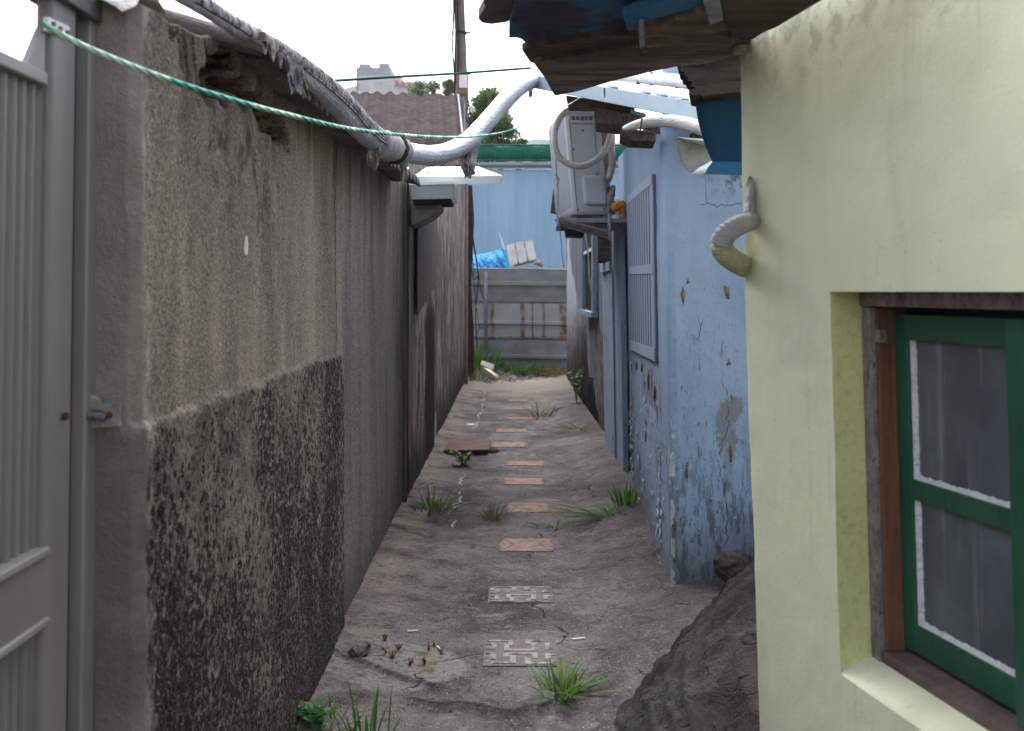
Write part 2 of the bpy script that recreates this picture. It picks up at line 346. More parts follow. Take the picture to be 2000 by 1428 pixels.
def mat_yellow():
    m = M('pale_yellow_paint'); X, Y, Z = m.xyz()
    a = m.noise(1.4, det=4); f = m.noise(150, det=3, rough=.6); md = m.noise(22, det=5); tr = m.noise(1, sc=(7, 7, 4), det=7, rough=.62, rot=(.5, .3, 0), dist=1.2)
    col = m.mix(m.st(a, .35, .7), (.70, .72, .52), (.73, .75, .57))
    col = m.mix(m.mul(m.st(m.noise(1, sc=(5, 5, .7), det=6), .48, .72), .35), col, (.40, .43, .30))
    col = m.mix(m.mul(m.st(Z, 1.0, .2), .3), col, (.38, .41, .33))
    sp = m.mul(m.st(m.noise(95, det=2), .70, .74), m.st(m.noise(3, det=3), .45, .6)); col = m.mix(m.mul(sp, .55), col, (.16, .15, .10))
    tp = m.mul(m.st(m.addm(Z, m.mul(m.noise(8, det=5), .3)), 2.03, 2.2), m.st(m.noise(25, det=6), .45, .6)); col = m.mix(m.mul(tp, .42), col, (.10, .10, .07))
    pn = m.addm(m.mul(m.ma('ABSOLUTE', m.ma('SUBTRACT', Y, 2.47)), 4.), m.mul(m.ma('ABSOLUTE', m.ma('SUBTRACT', Z, 1.54)), 3.5), m.mul(m.noise(9), .5)); col = m.mix(m.mul(m.st(pn, .62, .25), .7), col, (.30, .27, .12))
    dr = m.mul(m.st(m.noise(1, sc=(17, 17, .7), det=6, rough=.7), .56, .70), m.st(m.noise(1.6, det=4), .42, .58)); col = m.mix(m.mul(dr, .38), col, (.33, .34, .25))
    bl_ = m.st(m.noise(3.3, det=7, rough=.7), .55, .68); col = m.mix(m.mul(bl_, .22), col, (.42, .42, .33)); ft = m.mul(m.st(m.addm(Z, m.mul(m.noise(5, det=6, rough=.7), .7)), .60, .15), .35); col = m.mix(ft, col, (.36, .37, .30))
    hc = m.mul(m.st(m.vor(1.7, 'DISTANCE_TO_EDGE', v=m.addv(m.pos(), 4, .3)), .004, .001), m.st(m.noise(1.1, det=3), .52, .58)); col = m.mix(m.mul(hc, .12), col, (.22, .21, .15))
    sc = m.noise(1, sc=(120, 120, 5), det=3, rot=(.4, 0, 0)); scr = m.mul(m.st(sc, .70, .72), m.st(m.noise(4), .5, .6)); col = m.mix(m.mul(scr, .4), col, (.66, .68, .56))
    return m.done(col, .6, m.addm(m.mul(f, .25), m.mul(md, .35), m.mul(tr, .3)), .002, spec=.12)
YEL = mat_yellow(); YELR = worn('reveal_yellow', (.60, .60, .30), (.52, .53, .27), 5, 60, .7, .005, spots=((.35, .34, .2), 9, .62))  # second material: stronger yellow on the window reveals
def mat_path():
    m = M('worn_concrete'); X, Y, Z = m.xyz()
    a = m.noise(1, sc=(1.6, 1.2, 1), det=8, rough=.68, dist=.6); b = m.noise(1, sc=(3.6, 4.6, 1), det=10, rough=.80, dist=.3); g = m.noise(150, det=3, rough=.7); g2 = m.noise(38, det=6, rough=.75)
    col = m.ramp(a, [(.34, (.052, .048, .049)), (.47, (.105, .098, .10)), (.6, (.175, .164, .164))])
    col = m.mix(m.mul(m.st(b, .54, .60), .6), col, (.235, .218, .212)); col = m.mix(m.mul(m.st(b, .46, .40), .65), col, (.045, .04, .041)); vd = m.vor(75); vr = m.sep(m.vor(75, out='Color')); col = m.mix(m.mul(m.st(vd, .34, .26), m.st(vr[0], .80, .82), .7), col, (.34, .32, .30)); col = m.mix(m.mul(m.st(vd, .38, .30), m.st(vr[1], .84, .86), .8), col, (.02, .018, .018)); ve = m.vor(21, sc=(1, 1.5, 1)); vq = m.sep(m.vor(21, sc=(1, 1.5, 1), out='Color')); col = m.mix(m.mul(m.st(ve, .25, .16), m.st(vq[0], .88, .9), .85), col, (.025, .022, .022))
    # warm worn strip beside the left wall, dark strip beside the right
    lw = m.mul(m.st(X, -.38, -.62), m.st(b, .38, .6)); col = m.mix(m.mul(lw, .65), col, (.31, .255, .205))
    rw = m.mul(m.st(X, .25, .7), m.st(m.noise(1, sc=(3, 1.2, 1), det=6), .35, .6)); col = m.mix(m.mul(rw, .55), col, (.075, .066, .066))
    # pale cement patch near the left foot
    px = m.ma('SUBTRACT', X, -.47); py = m.ma('SUBTRACT', Y, 3.98)
    pr = m.addm(m.mul(px, px, 9.), m.mul(py, py, 14.), m.mul(m.noise(5, det=5), .5)); pt = m.st(pr, 1.1, .92)
    col = m.mix(m.mul(pt, .75), col, m.mix(m.st(g2, .4, .6), (.30, .285, .265), (.22, .21, .20)))
    rg = m.rng(pr, .35, .62, .06); col = m.mix(m.mul(rg, m.st(m.noise(14, det=6), .48, .6), .6), col, (.12, .075, .03))
    # pale wash round the first tile
    tx = m.ma('SUBTRACT', X, .02); ty = m.ma('SUBTRACT', Y, 4.25)
    tr = m.addm(m.mul(tx, tx, 3.5), m.mul(ty, ty, 22.), m.mul(m.noise(6, det=6, rough=.7), 1.2)); col = m.mix(m.mul(m.st(tr, 1.2, .7), .4), col, (.27, .265, .27))
    # dribble of white paint
    wl = m.vcrack(X, -.385, .012, Y, .16, 1.3, 6.2, 15.2, 3); wl = m.mul(wl, m.st(m.noise(1, sc=(5, 2.2, 1), det=5), .46, .54)); col = m.mix(m.mul(wl, .55), col, (.62, .62, .60))
    ws = m.mul(m.st(m.noise(1, sc=(12, 5, 1), det=6), .66, .70), m.st(X, -.25, -.5)); col = m.mix(m.mul(ws, .6), col, (.5, .48, .45))
    sp = m.st(m.noise(85, det=2), .73, .76); col = m.mix(m.mul(sp, .7), col, (.5, .48, .46))
    dk = m.st(m.noise(48, det=2), .71, .745); col = m.mix(m.mul(dk, .75), col, (.03, .027, .026))
    e = m.vor(1.15, 'DISTANCE_TO_EDGE', v=m.addv(m.pos(), 6, .22)); ck = m.mul(m.st(e, .006, .002), m.st(m.noise(1.6, det=3), .50, .56)); col = m.mix(ck, col, (.03, .026, .025))
    at = m.attr('crack'); col = m.mix(at, col, (.02, .018, .018))
    col = m.mix(m.mul(m.st(g2, .50, .64), .5), col, (.055, .048, .047)); col = m.mix(m.mul(m.st(g2, .44, .34), .4), col, (.27, .25, .24)); col = m.mix(m.mul(m.st(g, .5, .72), .5), col, (.03, .027, .027)); col = m.mix(m.mul(m.st(g, .45, .28), .4), col, (.36, .34, .33))
    wf = m.mul(m.st(Y, 13, 16.5), .55); col = m.mix(wf, col, (.30, .26, .22))  # far end painted paler for a sunlit look
    return m.done(col, .86, m.addm(m.mul(g, .6), m.mul(g2, 1.3), m.mul(b, .5), m.mul(ck, -1.5), m.mul(dk, -.8)), .010, spec=.03)
PATH = mat_path()
def mat_rock():
    m = M('dark_wet_rock'); a = m.noise(2.4, det=7, rough=.68, dist=.4); g = m.noise(90, det=4, rough=.75); b = m.noise(11, det=7, rough=.72, dist=.8)
    col = m.ramp(a, [(.34, (.010, .009, .009)), (.48, (.026, .023, .023)), (.62, (.052, .047, .047))])
    col = m.mix(m.mul(m.st(b, .58, .72), .35), col, (.075, .068, .066)); col = m.mix(m.mul(m.st(b, .45, .34), .8), col, (.018, .016, .015))
    col = m.mix(m.mul(m.st(m.noise(1.7, det=4), .54, .62), m.st(g, .45, .55), .3), col, (.12, .135, .145))
    col = m.mix(m.mul(m.st(g, .62, .72), .25), col, (.15, .14, .13))
    e = m.attr('edge'); cr_ = m.st(m.vor(4.5, 'DISTANCE_TO_EDGE', v=m.addv(m.pos(), 7, .12)), .018, .004); col = m.mix(m.mul(cr_, m.st(a, .5, .6), .5), col, (.012, .011, .010)); col = m.mix(m.mul(e, m.st(m.addm(b, m.mul(e, .4)), .45, .8)), col, m.mix(m.st(b, .4, .62), (.05, .046, .046), (.10, .093, .092)))
    return m.done(col, m.addm(.5, m.mul(a, .5)), m.addm(m.mul(b, 1.2), m.mul(g, .8), m.mul(cr_, m.st(a, .5, .6), -.8)), .016, spec=.06)
ROCK = mat_rock()
def mat_dirt():
    m = M('dry_dirt'); a = m.noise(3, det=7, rough=.7); g = m.noise(45, det=5, rough=.75)
    col = m.mix(m.st(a, .4, .6), (.10, .085, .06), (.21, .18, .135)); col = m.mix(m.mul(m.st(g, .55, .65), .7), col, (.30, .28, .25)); col = m.mix(m.mul(m.st(m.noise(9, det=5), .55, .62), .6), col, (.05, .08, .025))
    return m.done(col, .95, m.addm(a, g), .03, spec=.03)
DIRT = mat_dirt()
def mat_slate(name, c1, c2, moss=.4):
    m = M(name); a = m.noise(1, sc=(5, 5, 5), det=7, rough=.7); g = m.noise(55, det=5, rough=.75)
    col = m.mix(m.st(a, .35, .65), c1, c2); col = m.mix(m.mul(m.st(g, .5, .66), moss), col, (.028, .024, .026))
    return m.done(col, .92, m.addm(a, m.mul(g, 1.2)), .012, spec=.02)
SLATE = mat_slate('old_fibre_cement', (.15, .13, .125), (.26, .235, .22)); ROOFB = mat_slate('brown_purple_roof', (.045, .034, .034), (.078, .062, .062), .55)
def mat_tape(name, c1, c2, dirt=.4, wrap=True, rough=.45, spec=.5, metal=0):
    m = M(name); a = m.noise(7, det=6, rough=.7); g = m.noise(70, det=4, rough=.75); w_ = m.noise(1, sc=(60, 30, 95), det=5, rough=.7, rot=(.5, .4, 0))
    col = m.mix(m.st(a, .4, .65), c1, c2); col = m.mix(m.mul(m.st(m.noise(26, det=7, rough=.75), .60, .66), dirt), col, (.06, .055, .05))
    return m.done(col, m.addm(rough-.1, m.mul(a, .3)), m.addm(m.mul(w_, 1.6), m.mul(g, .5)), .011 if wrap else .003, metal, spec)
SILVER = mat_tape('silver_foil_tape', (.40, .43, .49), (.55, .58, .63), .65, rough=.36, metal=.85)
RIB = worn('black_silver_ribbing', (.02, .02, .022), (.40, .41, .44), 40, 140, .5)
WIRE = worn('dark_green_wire', (.01, .05, .04), (.02, .09, .07), 9, 90, .5)
RAG = worn('grey_rag', (.22, .215, .22), (.38, .37, .37), 14, 90, .9, .01)
WTAPE = mat_tape('grey_white_tape', (.46, .45, .43), (.58, .57, .55), .5, spec=.25); YTAPE = mat_tape('dirty_white_tape', (.46, .46, .47), (.60, .59, .57), .55, spec=.25); PTAPE = mat_tape('yellow_painted_tape', (.50, .50, .30), (.58, .58, .38), .4, spec=.2)
def mat_rope():
    m = M('green_rope'); x = m.sep(m.ob())
    t = m.ma('FRACT', m.addm(m.mul(x[0], 17.), m.mul(x[2], 30.))); c = m.noise(1, sc=(9, 9, 9), det=3)
    tw = m.ma('SINE', m.addm(m.mul(x[0], 520.), m.mul(x[2], 500.)))
    col = m.mix(m.st(c, .44, .56), (.02, .30, .22), (.42, .62, .50)); col = m.mix(m.mul(m.st(tw, .2, .8), .15), col, (.55, .60, .42))
    return m.done(col, .6, tw, .002)
ROPE = mat_rope()
def metal_paint(name, c, c2=None, rough=.45, dirt=.3, spec=.5, sc=(5, 5, 1), dist=.0015, metal=0):
    m = M(name); a = m.noise(1, sc=sc, det=7, rough=.65); g = m.noise(40, det=4)
    col = m.mix(m.st(a, .35, .7), c, c2 or tuple(k*.8 for k in c)); col = m.mix(m.mul(m.st(m.noise(1, sc=tuple(k*2.2 for k in sc), det=8, rough=.72), .56, .7), dirt), col, (.06, .05, .045))
    return m.done(col, m.addm(rough-.08, m.mul(g, .2)), m.addm(a, m.mul(g, .3)), dist, metal, spec)
GATE = metal_paint('gate_aluminium', (.14, .128, .127), (.18, .166, .162), .42, .2); GATEP = metal_paint('ribbed_gate_panel', (.125, .122, .116), (.165, .158, .148), .5, .25); GATEL = metal_paint('pale_gate_frame', (.23, .22, .217), None, .4, .2)
GATED = metal_paint('dark_gate_frame', (.06, .057, .06), None, .5, .3)
AWN = metal_paint('white_grey_sheet', (.62, .66, .66), (.55, .59, .60), .4, .15); FASC = metal_paint('pale_blue_fascia', (.42, .52, .60), (.36, .46, .55), .4, .25, sc=(3, 3, 3)); AWND = metal_paint('grey_green_box', (.26, .31, .30), (.22, .26, .26), .45, .25)
ROOFW = worn('white_roof_sheet', (.62, .62, .60), (.74, .73, .70), 3, 50, .6, .004, spots=((.18, .15, .12), 12, .66))
WOODD = worn('dark_rotten_wood', (.052, .042, .036), (.125, .098, .08), 1, 60, .9, .012, stretch=(3, 26, 22), dark=.5, spots=((.24, .19, .14), 1.2, .60))
def mat_plank(name, base, base2, paint, pt, sc):
    m = M(name); a = m.noise(1, sc=sc, det=8, rough=.7, dist=.5); b = m.noise(3.2, det=6, rough=.7); g = m.noise(60, det=4)
    col = m.mix(m.st(a, .4, .62), base, base2); col = m.mix(m.mul(m.st(a, .62, .70), .6), col, tuple(k*2.2 for k in base2)); col = m.mix(m.mul(m.st(b, pt, pt+.09), .85), col, paint)
    col = m.mix(m.mul(m.st(g, .55, .7), .4), col, (.025, .02, .02))
    return m.done(col, .88, m.addm(m.mul(a, 1.6), g), .006, spec=.08)
PLANK = mat_plank('split_brown_plank', (.07, .057, .052), (.155, .128, .115), (.07, .14, .15), .57, (3, 15, 5))
PLANKB = mat_plank('blue_painted_plank', (.055, .05, .075), (.08, .08, .12), (.045, .14, .30), .44, (3, 12, 5))
BLUEW = mat_plank('bright_blue_board', (.06, .18, .37), (.08, .22, .42), (.24, .21, .22), .62, (3, 14, 5))
FELT = worn('purple_grey_felt', (.11, .09, .10), (.19, .16, .17), 6, 60, .95, .02)
CLEAT = worn('grey_timber_cleat', (.20, .21, .25), (.33, .34, .38), 14, 60, .85, .006)
DBLUE = metal_paint('dark_blue_sheet', (.008, .032, .075), (.012, .042, .095), .75, .2, spec=.08); MBLUE = metal_paint('mid_blue_sheet', (.02, .085, .19), None, .7, .2, spec=.1)
GUTT = metal_paint('grey_gutter', (.16, .18, .18), (.22, .235, .23), .45, .5, sc=(4, 4, 4))
PLAST = metal_paint('grey_white_plastic', (.42, .445, .50), (.38, .40, .455), .5, .22, sc=(3, 3, 2)); PLASTD = worn('dark_slot', (.10, .10, .11), (.14, .14, .15), 8, 50, .6)
SCREW = worn('screw_metal', (.12, .11, .11), (.2, .18, .17), 30, 90, .5)
FOAM = worn('orange_foam', (.52, .17, .03), (.62, .26, .06), 26, 80, .8, .02, dark=.3)
GRILL = metal_paint('blue_grey_grill', (.30, .36, .46), (.26, .32, .41), .5, .3)
BWOOD = mat_plank('faded_blue_board', (.20, .27, .36), (.28, .35, .45), (.09, .08, .08), .60, (20, 20, 2))
RUST = worn('brown_rust', (.06, .036, .027), (.10, .06, .042), 9, 50, .9, .01)
DARK = worn('dark_gap', (.018, .017, .018), (.03, .028, .03), 5, 40, .9)
def mat_container():
    m = M('pale_blue_container_paint'); X, Y, Z = m.xyz(); a = m.noise(1, sc=(3, 1, .5), det=6); s_ = m.noise(1, sc=(14, 1, .6), det=7, rough=.7)
    col = m.mix(m.st(a, .35, .65), (.25, .385, .55), (.305, .44, .60)); col = m.mix(m.mul(m.st(s_, .54, .7), .25), col, (.20, .31, .46))
    ru = m.mul(m.st(m.noise(1, sc=(5, 1, 2.2), det=7, rough=.75), .70, .73), .8); col = m.mix(ru, col, (.20, .13, .09))
    return m.done(col, .55, m.noise(8), .01)
CONT = mat_container()
def mat_net():
    m = M('green_netting'); x = m.xyz(); a = m.ma('SINE', m.mul(x[0], 170.)); b = m.noise(7, det=4)
    col = m.mix(m.st(b, .35, .7), (.008, .10, .06), (.015, .16, .10)); col = m.mix(m.mul(m.st(a, .3, .9), .5), col, (.03, .24, .16)); return m.done(col, .8, a, .01)
NET = mat_net()
def mat_fence():
    m = M('rusty_steel_panel'); X, Y, Z = m.xyz(); a = m.noise(1, sc=(2.5, 1, 4), det=6); g = m.noise(40, det=5, rough=.7)
    col = m.mix(m.st(a, .35, .65), (.17, .182, .195), (.245, .255, .268)); z_ = m.rng(Z, .62, 1.25, .03)
    col = m.mix(m.mul(z_, .5), col, (.42, .43, .42)); xw = m.addm(X, m.mul(m.ma('SUBTRACT', m.noise(1, sc=(1, 1, 4), det=4), .5), .05)); k = 0.0
    for c, w_ in ((-.345, .03), (.185, .035), (.555, .02), (.90, .07), (.36, .006)):
        k = m.mx(k, m.st(m.ma('ABSOLUTE', m.ma('SUBTRACT', xw, c)), w_+.02, w_*.6))
    col = m.mix(m.mul(k, z_, m.st(m.noise(1, sc=(9, 1, 5), det=7, rough=.7), .34, .58), .9), col, (.15, .065, .025)); ed = m.mx(m.mul(m.rng(Z, .60, .66, .015), m.st(g, .35, .6)), m.mul(m.rng(Z, 1.235, 1.255, .008), m.st(g, .4, .6))); col = m.mix(ed, col, (.13, .065, .035))
    sp = m.mul(m.st(m.noise(1, sc=(8, 1, 3), det=7, rough=.75), .63, .69), .5); col = m.mix(sp, col, (.2, .12, .08))
    tl = m.mul(m.rng(X, .32, .42, .02), m.rng(Z, 1.3, 1.9, .1), .3); col = m.mix(m.mul(m.rng(X, -.34, -.24, .05), m.rng(Z, 1.6, 1.85, .1), .5), col, (.25, .16, .11))
    return m.done(col, .6, g, .004, .1)
FENCE = mat_fence()
def mat_tarp():
    m = M('blue_tarpaulin'); a = m.noise(5, det=5); b = m.noise(30, det=5, rough=.7); col = m.mix(m.st(a, .4, .65), (.01, .22, .58), (.05, .36, .72)); col = m.mix(m.mul(m.st(b, .58, .7), .5), col, (.25, .5, .75)); return m.done(col, .45, m.addm(a, b), .02)
TARP = mat_tarp(); PALLET = worn('white_painted_wood', (.82, .80, .82), (.66, .63, .64), 6, 60, .8); STEELP = worn('grey_steel_post', (.10, .115, .14), (.15, .165, .19), 6, 40, .6)
ROPEG = worn('grey_string', (.3, .28, .25), (.4, .38, .35), 30, 90, .9); CABLE = worn('black_cable', (.02, .02, .022), (.04, .04, .04), 30, 90, .6)
def edgedirt(m, col):
    gx = m.sep(m.n.new('ShaderNodeTexCoord').outputs['Generated']); e = m.ma('MINIMUM', m.ma('MINIMUM', gx[0], m.inv(gx[0])), m.ma('MINIMUM', gx[1], m.inv(gx[1])))
    nn = m.noise(24, det=7, rough=.75); k = m.st(m.addm(e, m.mul(m.ma('SUBTRACT', nn, .5), .55)), .085, .03)
    col = m.mix(m.mul(k, .95), col, m.mix(m.st(m.noise(60, det=4), .4, .6), (.075, .069, .07), (.15, .14, .138)))
    return m.mix(m.mul(m.st(m.noise(7, det=6, rough=.7), .5, .62), .5), col, (.12, .105, .10))
def mat_relief():
    m = M('white_relief'); a = m.noise(30, det=6, rough=.7); col = m.mix(m.st(a, .35, .65), (.21, .20, .197), (.33, .32, .31)); col = m.mix(m.mul(m.st(m.noise(15, det=8, rough=.75), .54, .60), .9), col, (.10, .092, .09)); return m.done(edgedirt(m, col), .9, a, .004, spec=.04)
def mat_terracotta():
    m = M('terracotta_tile'); x = m.sep(m.ob()); a = m.noise(9, det=5, v=m.pos()); g = m.noise(120, det=3)
    col = m.mix(m.st(a, .35, .65), (.235, .155, .13), (.305, .205, .175)); col = m.mix(m.mul(m.st(m.noise(14, det=8, rough=.78), .50, .60), .6), col, (.16, .12, .11))
    u = m.ma('ABSOLUTE', x[0]); v = m.ma('ABSOLUTE', x[1]); d1 = m.ma('ABSOLUTE', m.ma('SUBTRACT', m.addm(m.mul(u, 1/.10), m.mul(v, 1/.085)), 1.0)); d2 = m.ma('ABSOLUTE', m.ma('SUBTRACT', m.addm(m.mul(m.ma('ABSOLUTE', m.ma('SUBTRACT', u, .15)), 1/.08), m.mul(v, 1/.16)), 1.0))
    k = m.mx(m.st(d1, .05, .02), m.st(d2, .05, .02)); col = m.mix(m.mul(k, .75), col, (.12, .075, .06)); return m.done(edgedirt(m, col), .85, m.addm(m.mul(g, .3), m.mul(k, -1.5)), .004, spec=.04)
TERRA = mat_terracotta(); TERRAD = worn('dusty_terracotta', (.19, .135, .115), (.30, .19, .15), 12, 60, .9, .006, spots=((.15, .13, .12), 9, .52)); TILEW = mat_relief(); TILEG = worn('grey_tile_bed', (.125, .11, .105), (.17, .15, .145), 20, 100, .9)
def mat_leaf(name, c1, c2, rough=.5):
    m = M(name); a = m.noise(1, sc=(40, 40, 40), det=3); r = m.n.new('ShaderNodeNewGeometry').outputs['Random Per Island']
    col = m.mix(r, c1, c2); col = m.mix(m.mul(m.st(m.ma('FRACT', m.mul(r, 7.3)), .86, .9), .8), col, (.16, .12, .045)) if name != 'tree_leaf' else col; col = m.mix(m.mul(m.st(a, .5, .7), .3), col, tuple(k*1.5 for k in c2))
    m.b.inputs['Subsurface Weight'].default_value = 0.0
    t = m.n.new('ShaderNodeBsdfTranslucent'); m.put(t.inputs[0], col); s_ = m.n.new('ShaderNodeMixShader'); s_.inputs[0].default_value = .35
    m.done(col, rough, spec=.3); out = m.n['Material Output']; m.l.new(m.b.outputs[0], s_.inputs[1]); m.l.new(t.outputs[0], s_.inputs[2]); m.l.new(s_.outputs[0], out.inputs[0]); return m.mat
GRASS = mat_leaf('green_grass', (.035, .10, .015), (.085, .20, .03)); GRASSD = mat_leaf('dull_grass', (.06, .095, .03), (.12, .15, .06)); BROAD = mat_leaf('broad_leaf', (.03, .13, .04), (.06, .20, .05)); DRYL = mat_leaf('dry_weed', (.16, .09, .025), (.26, .16, .05)); TREEL = mat_leaf('tree_leaf', (.045, .075, .018), (.10, .14, .03)); BARK = worn('bark', (.06, .045, .035), (.10, .08, .06), 8, 50, .9)
GLASS_ = None
def mat_glass():
    m = M('dusty_reflection_glass'); a = m.noise(2.6, det=5); g = m.noise(120, det=3); vb_ = m.noise(1, sc=(14, 14, 1.1), det=4); col = m.mix(m.st(a, .3, .7), (.065, .075, .09), (.13, .145, .165)); col = m.mix(m.mul(m.st(vb_, .52, .6), .5), col, (.20, .215, .235))  # reflections put into the colour as mottling and pale upright bands, over dust
    s_ = m.st(m.noise(1, sc=(60, 60, 3), det=3), .71, .74); col = m.mix(m.mul(s_, .5), col, (.3, .32, .34)); return m.done(col, m.addm(.12, m.mul(a, .2)), m.mul(g, .1), .002, spec=.5)
GLASS = mat_glass()
def mat_green():
    m = M('green_gloss_paint'); a = m.noise(5, det=5); g = m.noise(1, sc=(70, 70, 12), det=4); col = m.mix(m.st(a, .3, .7), (.013, .065, .036), (.021, .092, .054)); col = m.mix(m.mul(m.st(g, .6, .72), .3), col, (.04, .10, .07)); return m.done(col, .42, g, .002, spec=.45)
GREEN = mat_green(); PUTTY = worn('white_putty', (.55, .58, .60), (.68, .69, .70), 30, 90, .8, .01); BROWNW = worn('red_brown_wood', (.13, .062, .038), (.175, .09, .058), 2, 70, .7, .004, stretch=(20, 20, 2), dark=.3)
GREYW = worn('grey_weathered_frame', (.17, .155, .15), (.29, .27, .255), 2, 70, .9, .008, stretch=(14, 14, 8), dark=.5, spots=((.06, .05, .045), 8, .58))
CONC = worn('grey_concrete', (.20, .19, .18), (.28, .27, .255), 4, 60, .9, .006); POLE = worn('pole_concrete', (.145, .12, .115), (.21, .175, .165), 5, 50, .9, .006, stretch=(3, 3, 1), spots=((.06, .05, .05), 1.5, .60))
STEEL = worn('zinc_bracket', (.34, .34, .35), (.22, .20, .19), 25, 90, .5, .003, metal=.3); PLATE = worn('rusty_brown_plate', (.11, .075, .065), (.15, .105, .09), 7, 60, .85, .006)
BUTT = worn('cigarette_paper', (.75, .74, .72), (.65, .63, .6), 50, 90, .8); BOULD = worn('boulder_stone', (.045, .04, .037), (.10, .088, .08), 8, 50, .9, .012)
PEBB = worn('pebble_stone', (.16, .15, .14), (.28, .26, .25), 30, 90, .9)
FARB = worn('far_building_grey', (.24, .25, .28), (.30, .31, .34), .3, 2, .9, .01); FARB2 = worn('far_building_tile', (.42, .40, .41), (.50, .47, .48), .4, 2, .9, .01); FARO = worn('orange_letters', (.55, .17, .06), (.6, .22, .09), 1, 3, .7); FARW = worn('blue_far_window', (.25, .5, .85), (.3, .55, .85), 1, 3, .4)
HILL = worn('hazy_hill_forest', (.06, .10, .09), (.10, .15, .13), .1, .6, .95, .1)  # bluish green holds distance haze in the forest colour
# ================================================================ ground
g = MB(); g.grid(np.array([[(x, y, -.09) for y in (-60, -5, 60, 540)] for x in (-420, -20, 20, 420)], float), flip=True)
obj('ground', g, DIRT, kind='structure')

def floor_h(X, Y):
    h = .010*fbm(X*1.6, Y*1.2, 0, 2, 3)+.004*fbm(X*9, Y*7, 0, 4, 8)
    h = h+.10*sm(X, .30, .95)*sm(Y, 3, 5)*(1-.6*sm(Y, 8, 14))+.05*sm(-X, .35, .8)+.10*sm(X, .2, .9)*sm(-Y, -4.8, -3.0)
    tile = np.exp(-((X-.02)/.25)**4); h = h*(1-.75*tile)
    # broken slab: lower in front of a ragged line
    l1 = 3.56+.05*fbm(X*5, 0*X, 3, 4, 5)+.25*np.abs(X-.0); h = h-.022*sm(l1-Y, 0, .02)*sm(.38-np.abs(X+.05), 0, .1)
    l2 = 4.06-.62*(X+.75)+.03*fbm(X*6, 0*X, 9, 4, 2); m2 = sm(X, -.9, -.7)*sm(-X, .18, .3); h = h-.018*sm(l2-Y, 0, .015)*m2
    hole = np.exp(-(((X+.62)/.05)**2+((Y-4.06)/.06)**2)); h = h-.05*hole
    h = h-.02*np.exp(-((X+.60)**2/.012+(Y-8.25)**2/.03))
    return h
def fz(x, y): return float(floor_h(np.array([x]), np.array([y]))[0])
inv = np.linspace(1/1.2, 1/17.4, 620); ys = 1/inv; xs = np.linspace(-.95, 1.35, 300)
YY, XX = np.meshgrid(ys, xs, indexing='ij'); H = floor_h(XX, YY)
l1 = 3.56+.05*fbm(XX*5, 0*XX, 3, 4, 5)+.25*np.abs(XX); l2 = 4.06-.62*(XX+.75)+.03*fbm(XX*6, 0*XX, 9, 4, 2)
crk = np.exp(-((YY-l1-.012)/.012)**2)*sm(.38-np.abs(XX+.05), 0, .1)+np.exp(-((YY-l2)/.009)**2)*sm(XX, -.9, -.7)*sm(-XX, .18, .3)*.9+1.0*np.exp(-(((XX+.62)/.045)**2+((YY-4.06)/.05)**2))
p = MB(); p.grid(np.stack((XX, YY, H), -1), flip=True)
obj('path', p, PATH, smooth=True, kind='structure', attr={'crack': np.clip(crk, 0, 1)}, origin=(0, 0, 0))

# rubbly dirt strip at the end of the alley
ys2 = np.linspace(15.2, 19.5, 90); xs2 = np.linspace(-1.6, 1.8, 110); Y2, X2 = np.meshgrid(ys2, xs2, indexing='ij')
H2 = -.06+.13*sm(Y2, 15.6-X2*0.2, 17.3)*sm(-X2, -.9, .9)+.04*fbm(X2*4, Y2*4, 0, 5, 11)+.05*sm(Y2, 16.8, 17.8)
p = MB(); p.grid(np.stack((X2, Y2, H2), -1), flip=True); obj('dirt_verge', p, DIRT, smooth=True, kind='structure', origin=(0, 16, 0))
def dz(x, y): return float(-.06+.13*sm(y, 15.6-x*.2, 17.3)*sm(-x, -.9, .9)+.05*sm(y, 16.8, 17.8)+.02)
# pebbles and chips of rubble (nobody could count them)
pb = MB()
def pebble(mb, x, y, z, r):
    n = 6; vs = [(x+r*math.cos(2*math.pi*k/n)*rnd.uniform(.6, 1.2), y+r*math.sin(2*math.pi*k/n)*rnd.uniform(.6, 1.2), z) for k in range(n)]
    tp = [(x+(a-x)*.6, y+(b-y)*.6, z+r*rnd.uniform(.4, .9)) for a, b, c in vs]; mb.hexa(vs, tp)
for i in range(420):
    x = rnd.uniform(-.72, .5) if i < 330 else rnd.uniform(-.72, 1.0); y = rnd.uniform(15.8, 17.7); pebble(pb, x, y, dz(x, y)-.01, rnd.choice([.012, .02, .03, .05]))
for i in range(330):
    y = 1/rnd.uniform(1/15., 1/3.1); side = rnd.random()
    x = rnd.uniform(-.7, -.58) if side < .35 else (rnd.uniform(.55, .8) if side < .6 else rnd.uniform(-.6, .7)); pebble(pb, x, y, fz(x, y)-.001, rnd.choice([.003, .004, .006, .009]))
obj('gravel', pb, PEBB, kind='stuff', origin=(0, 0, 0))

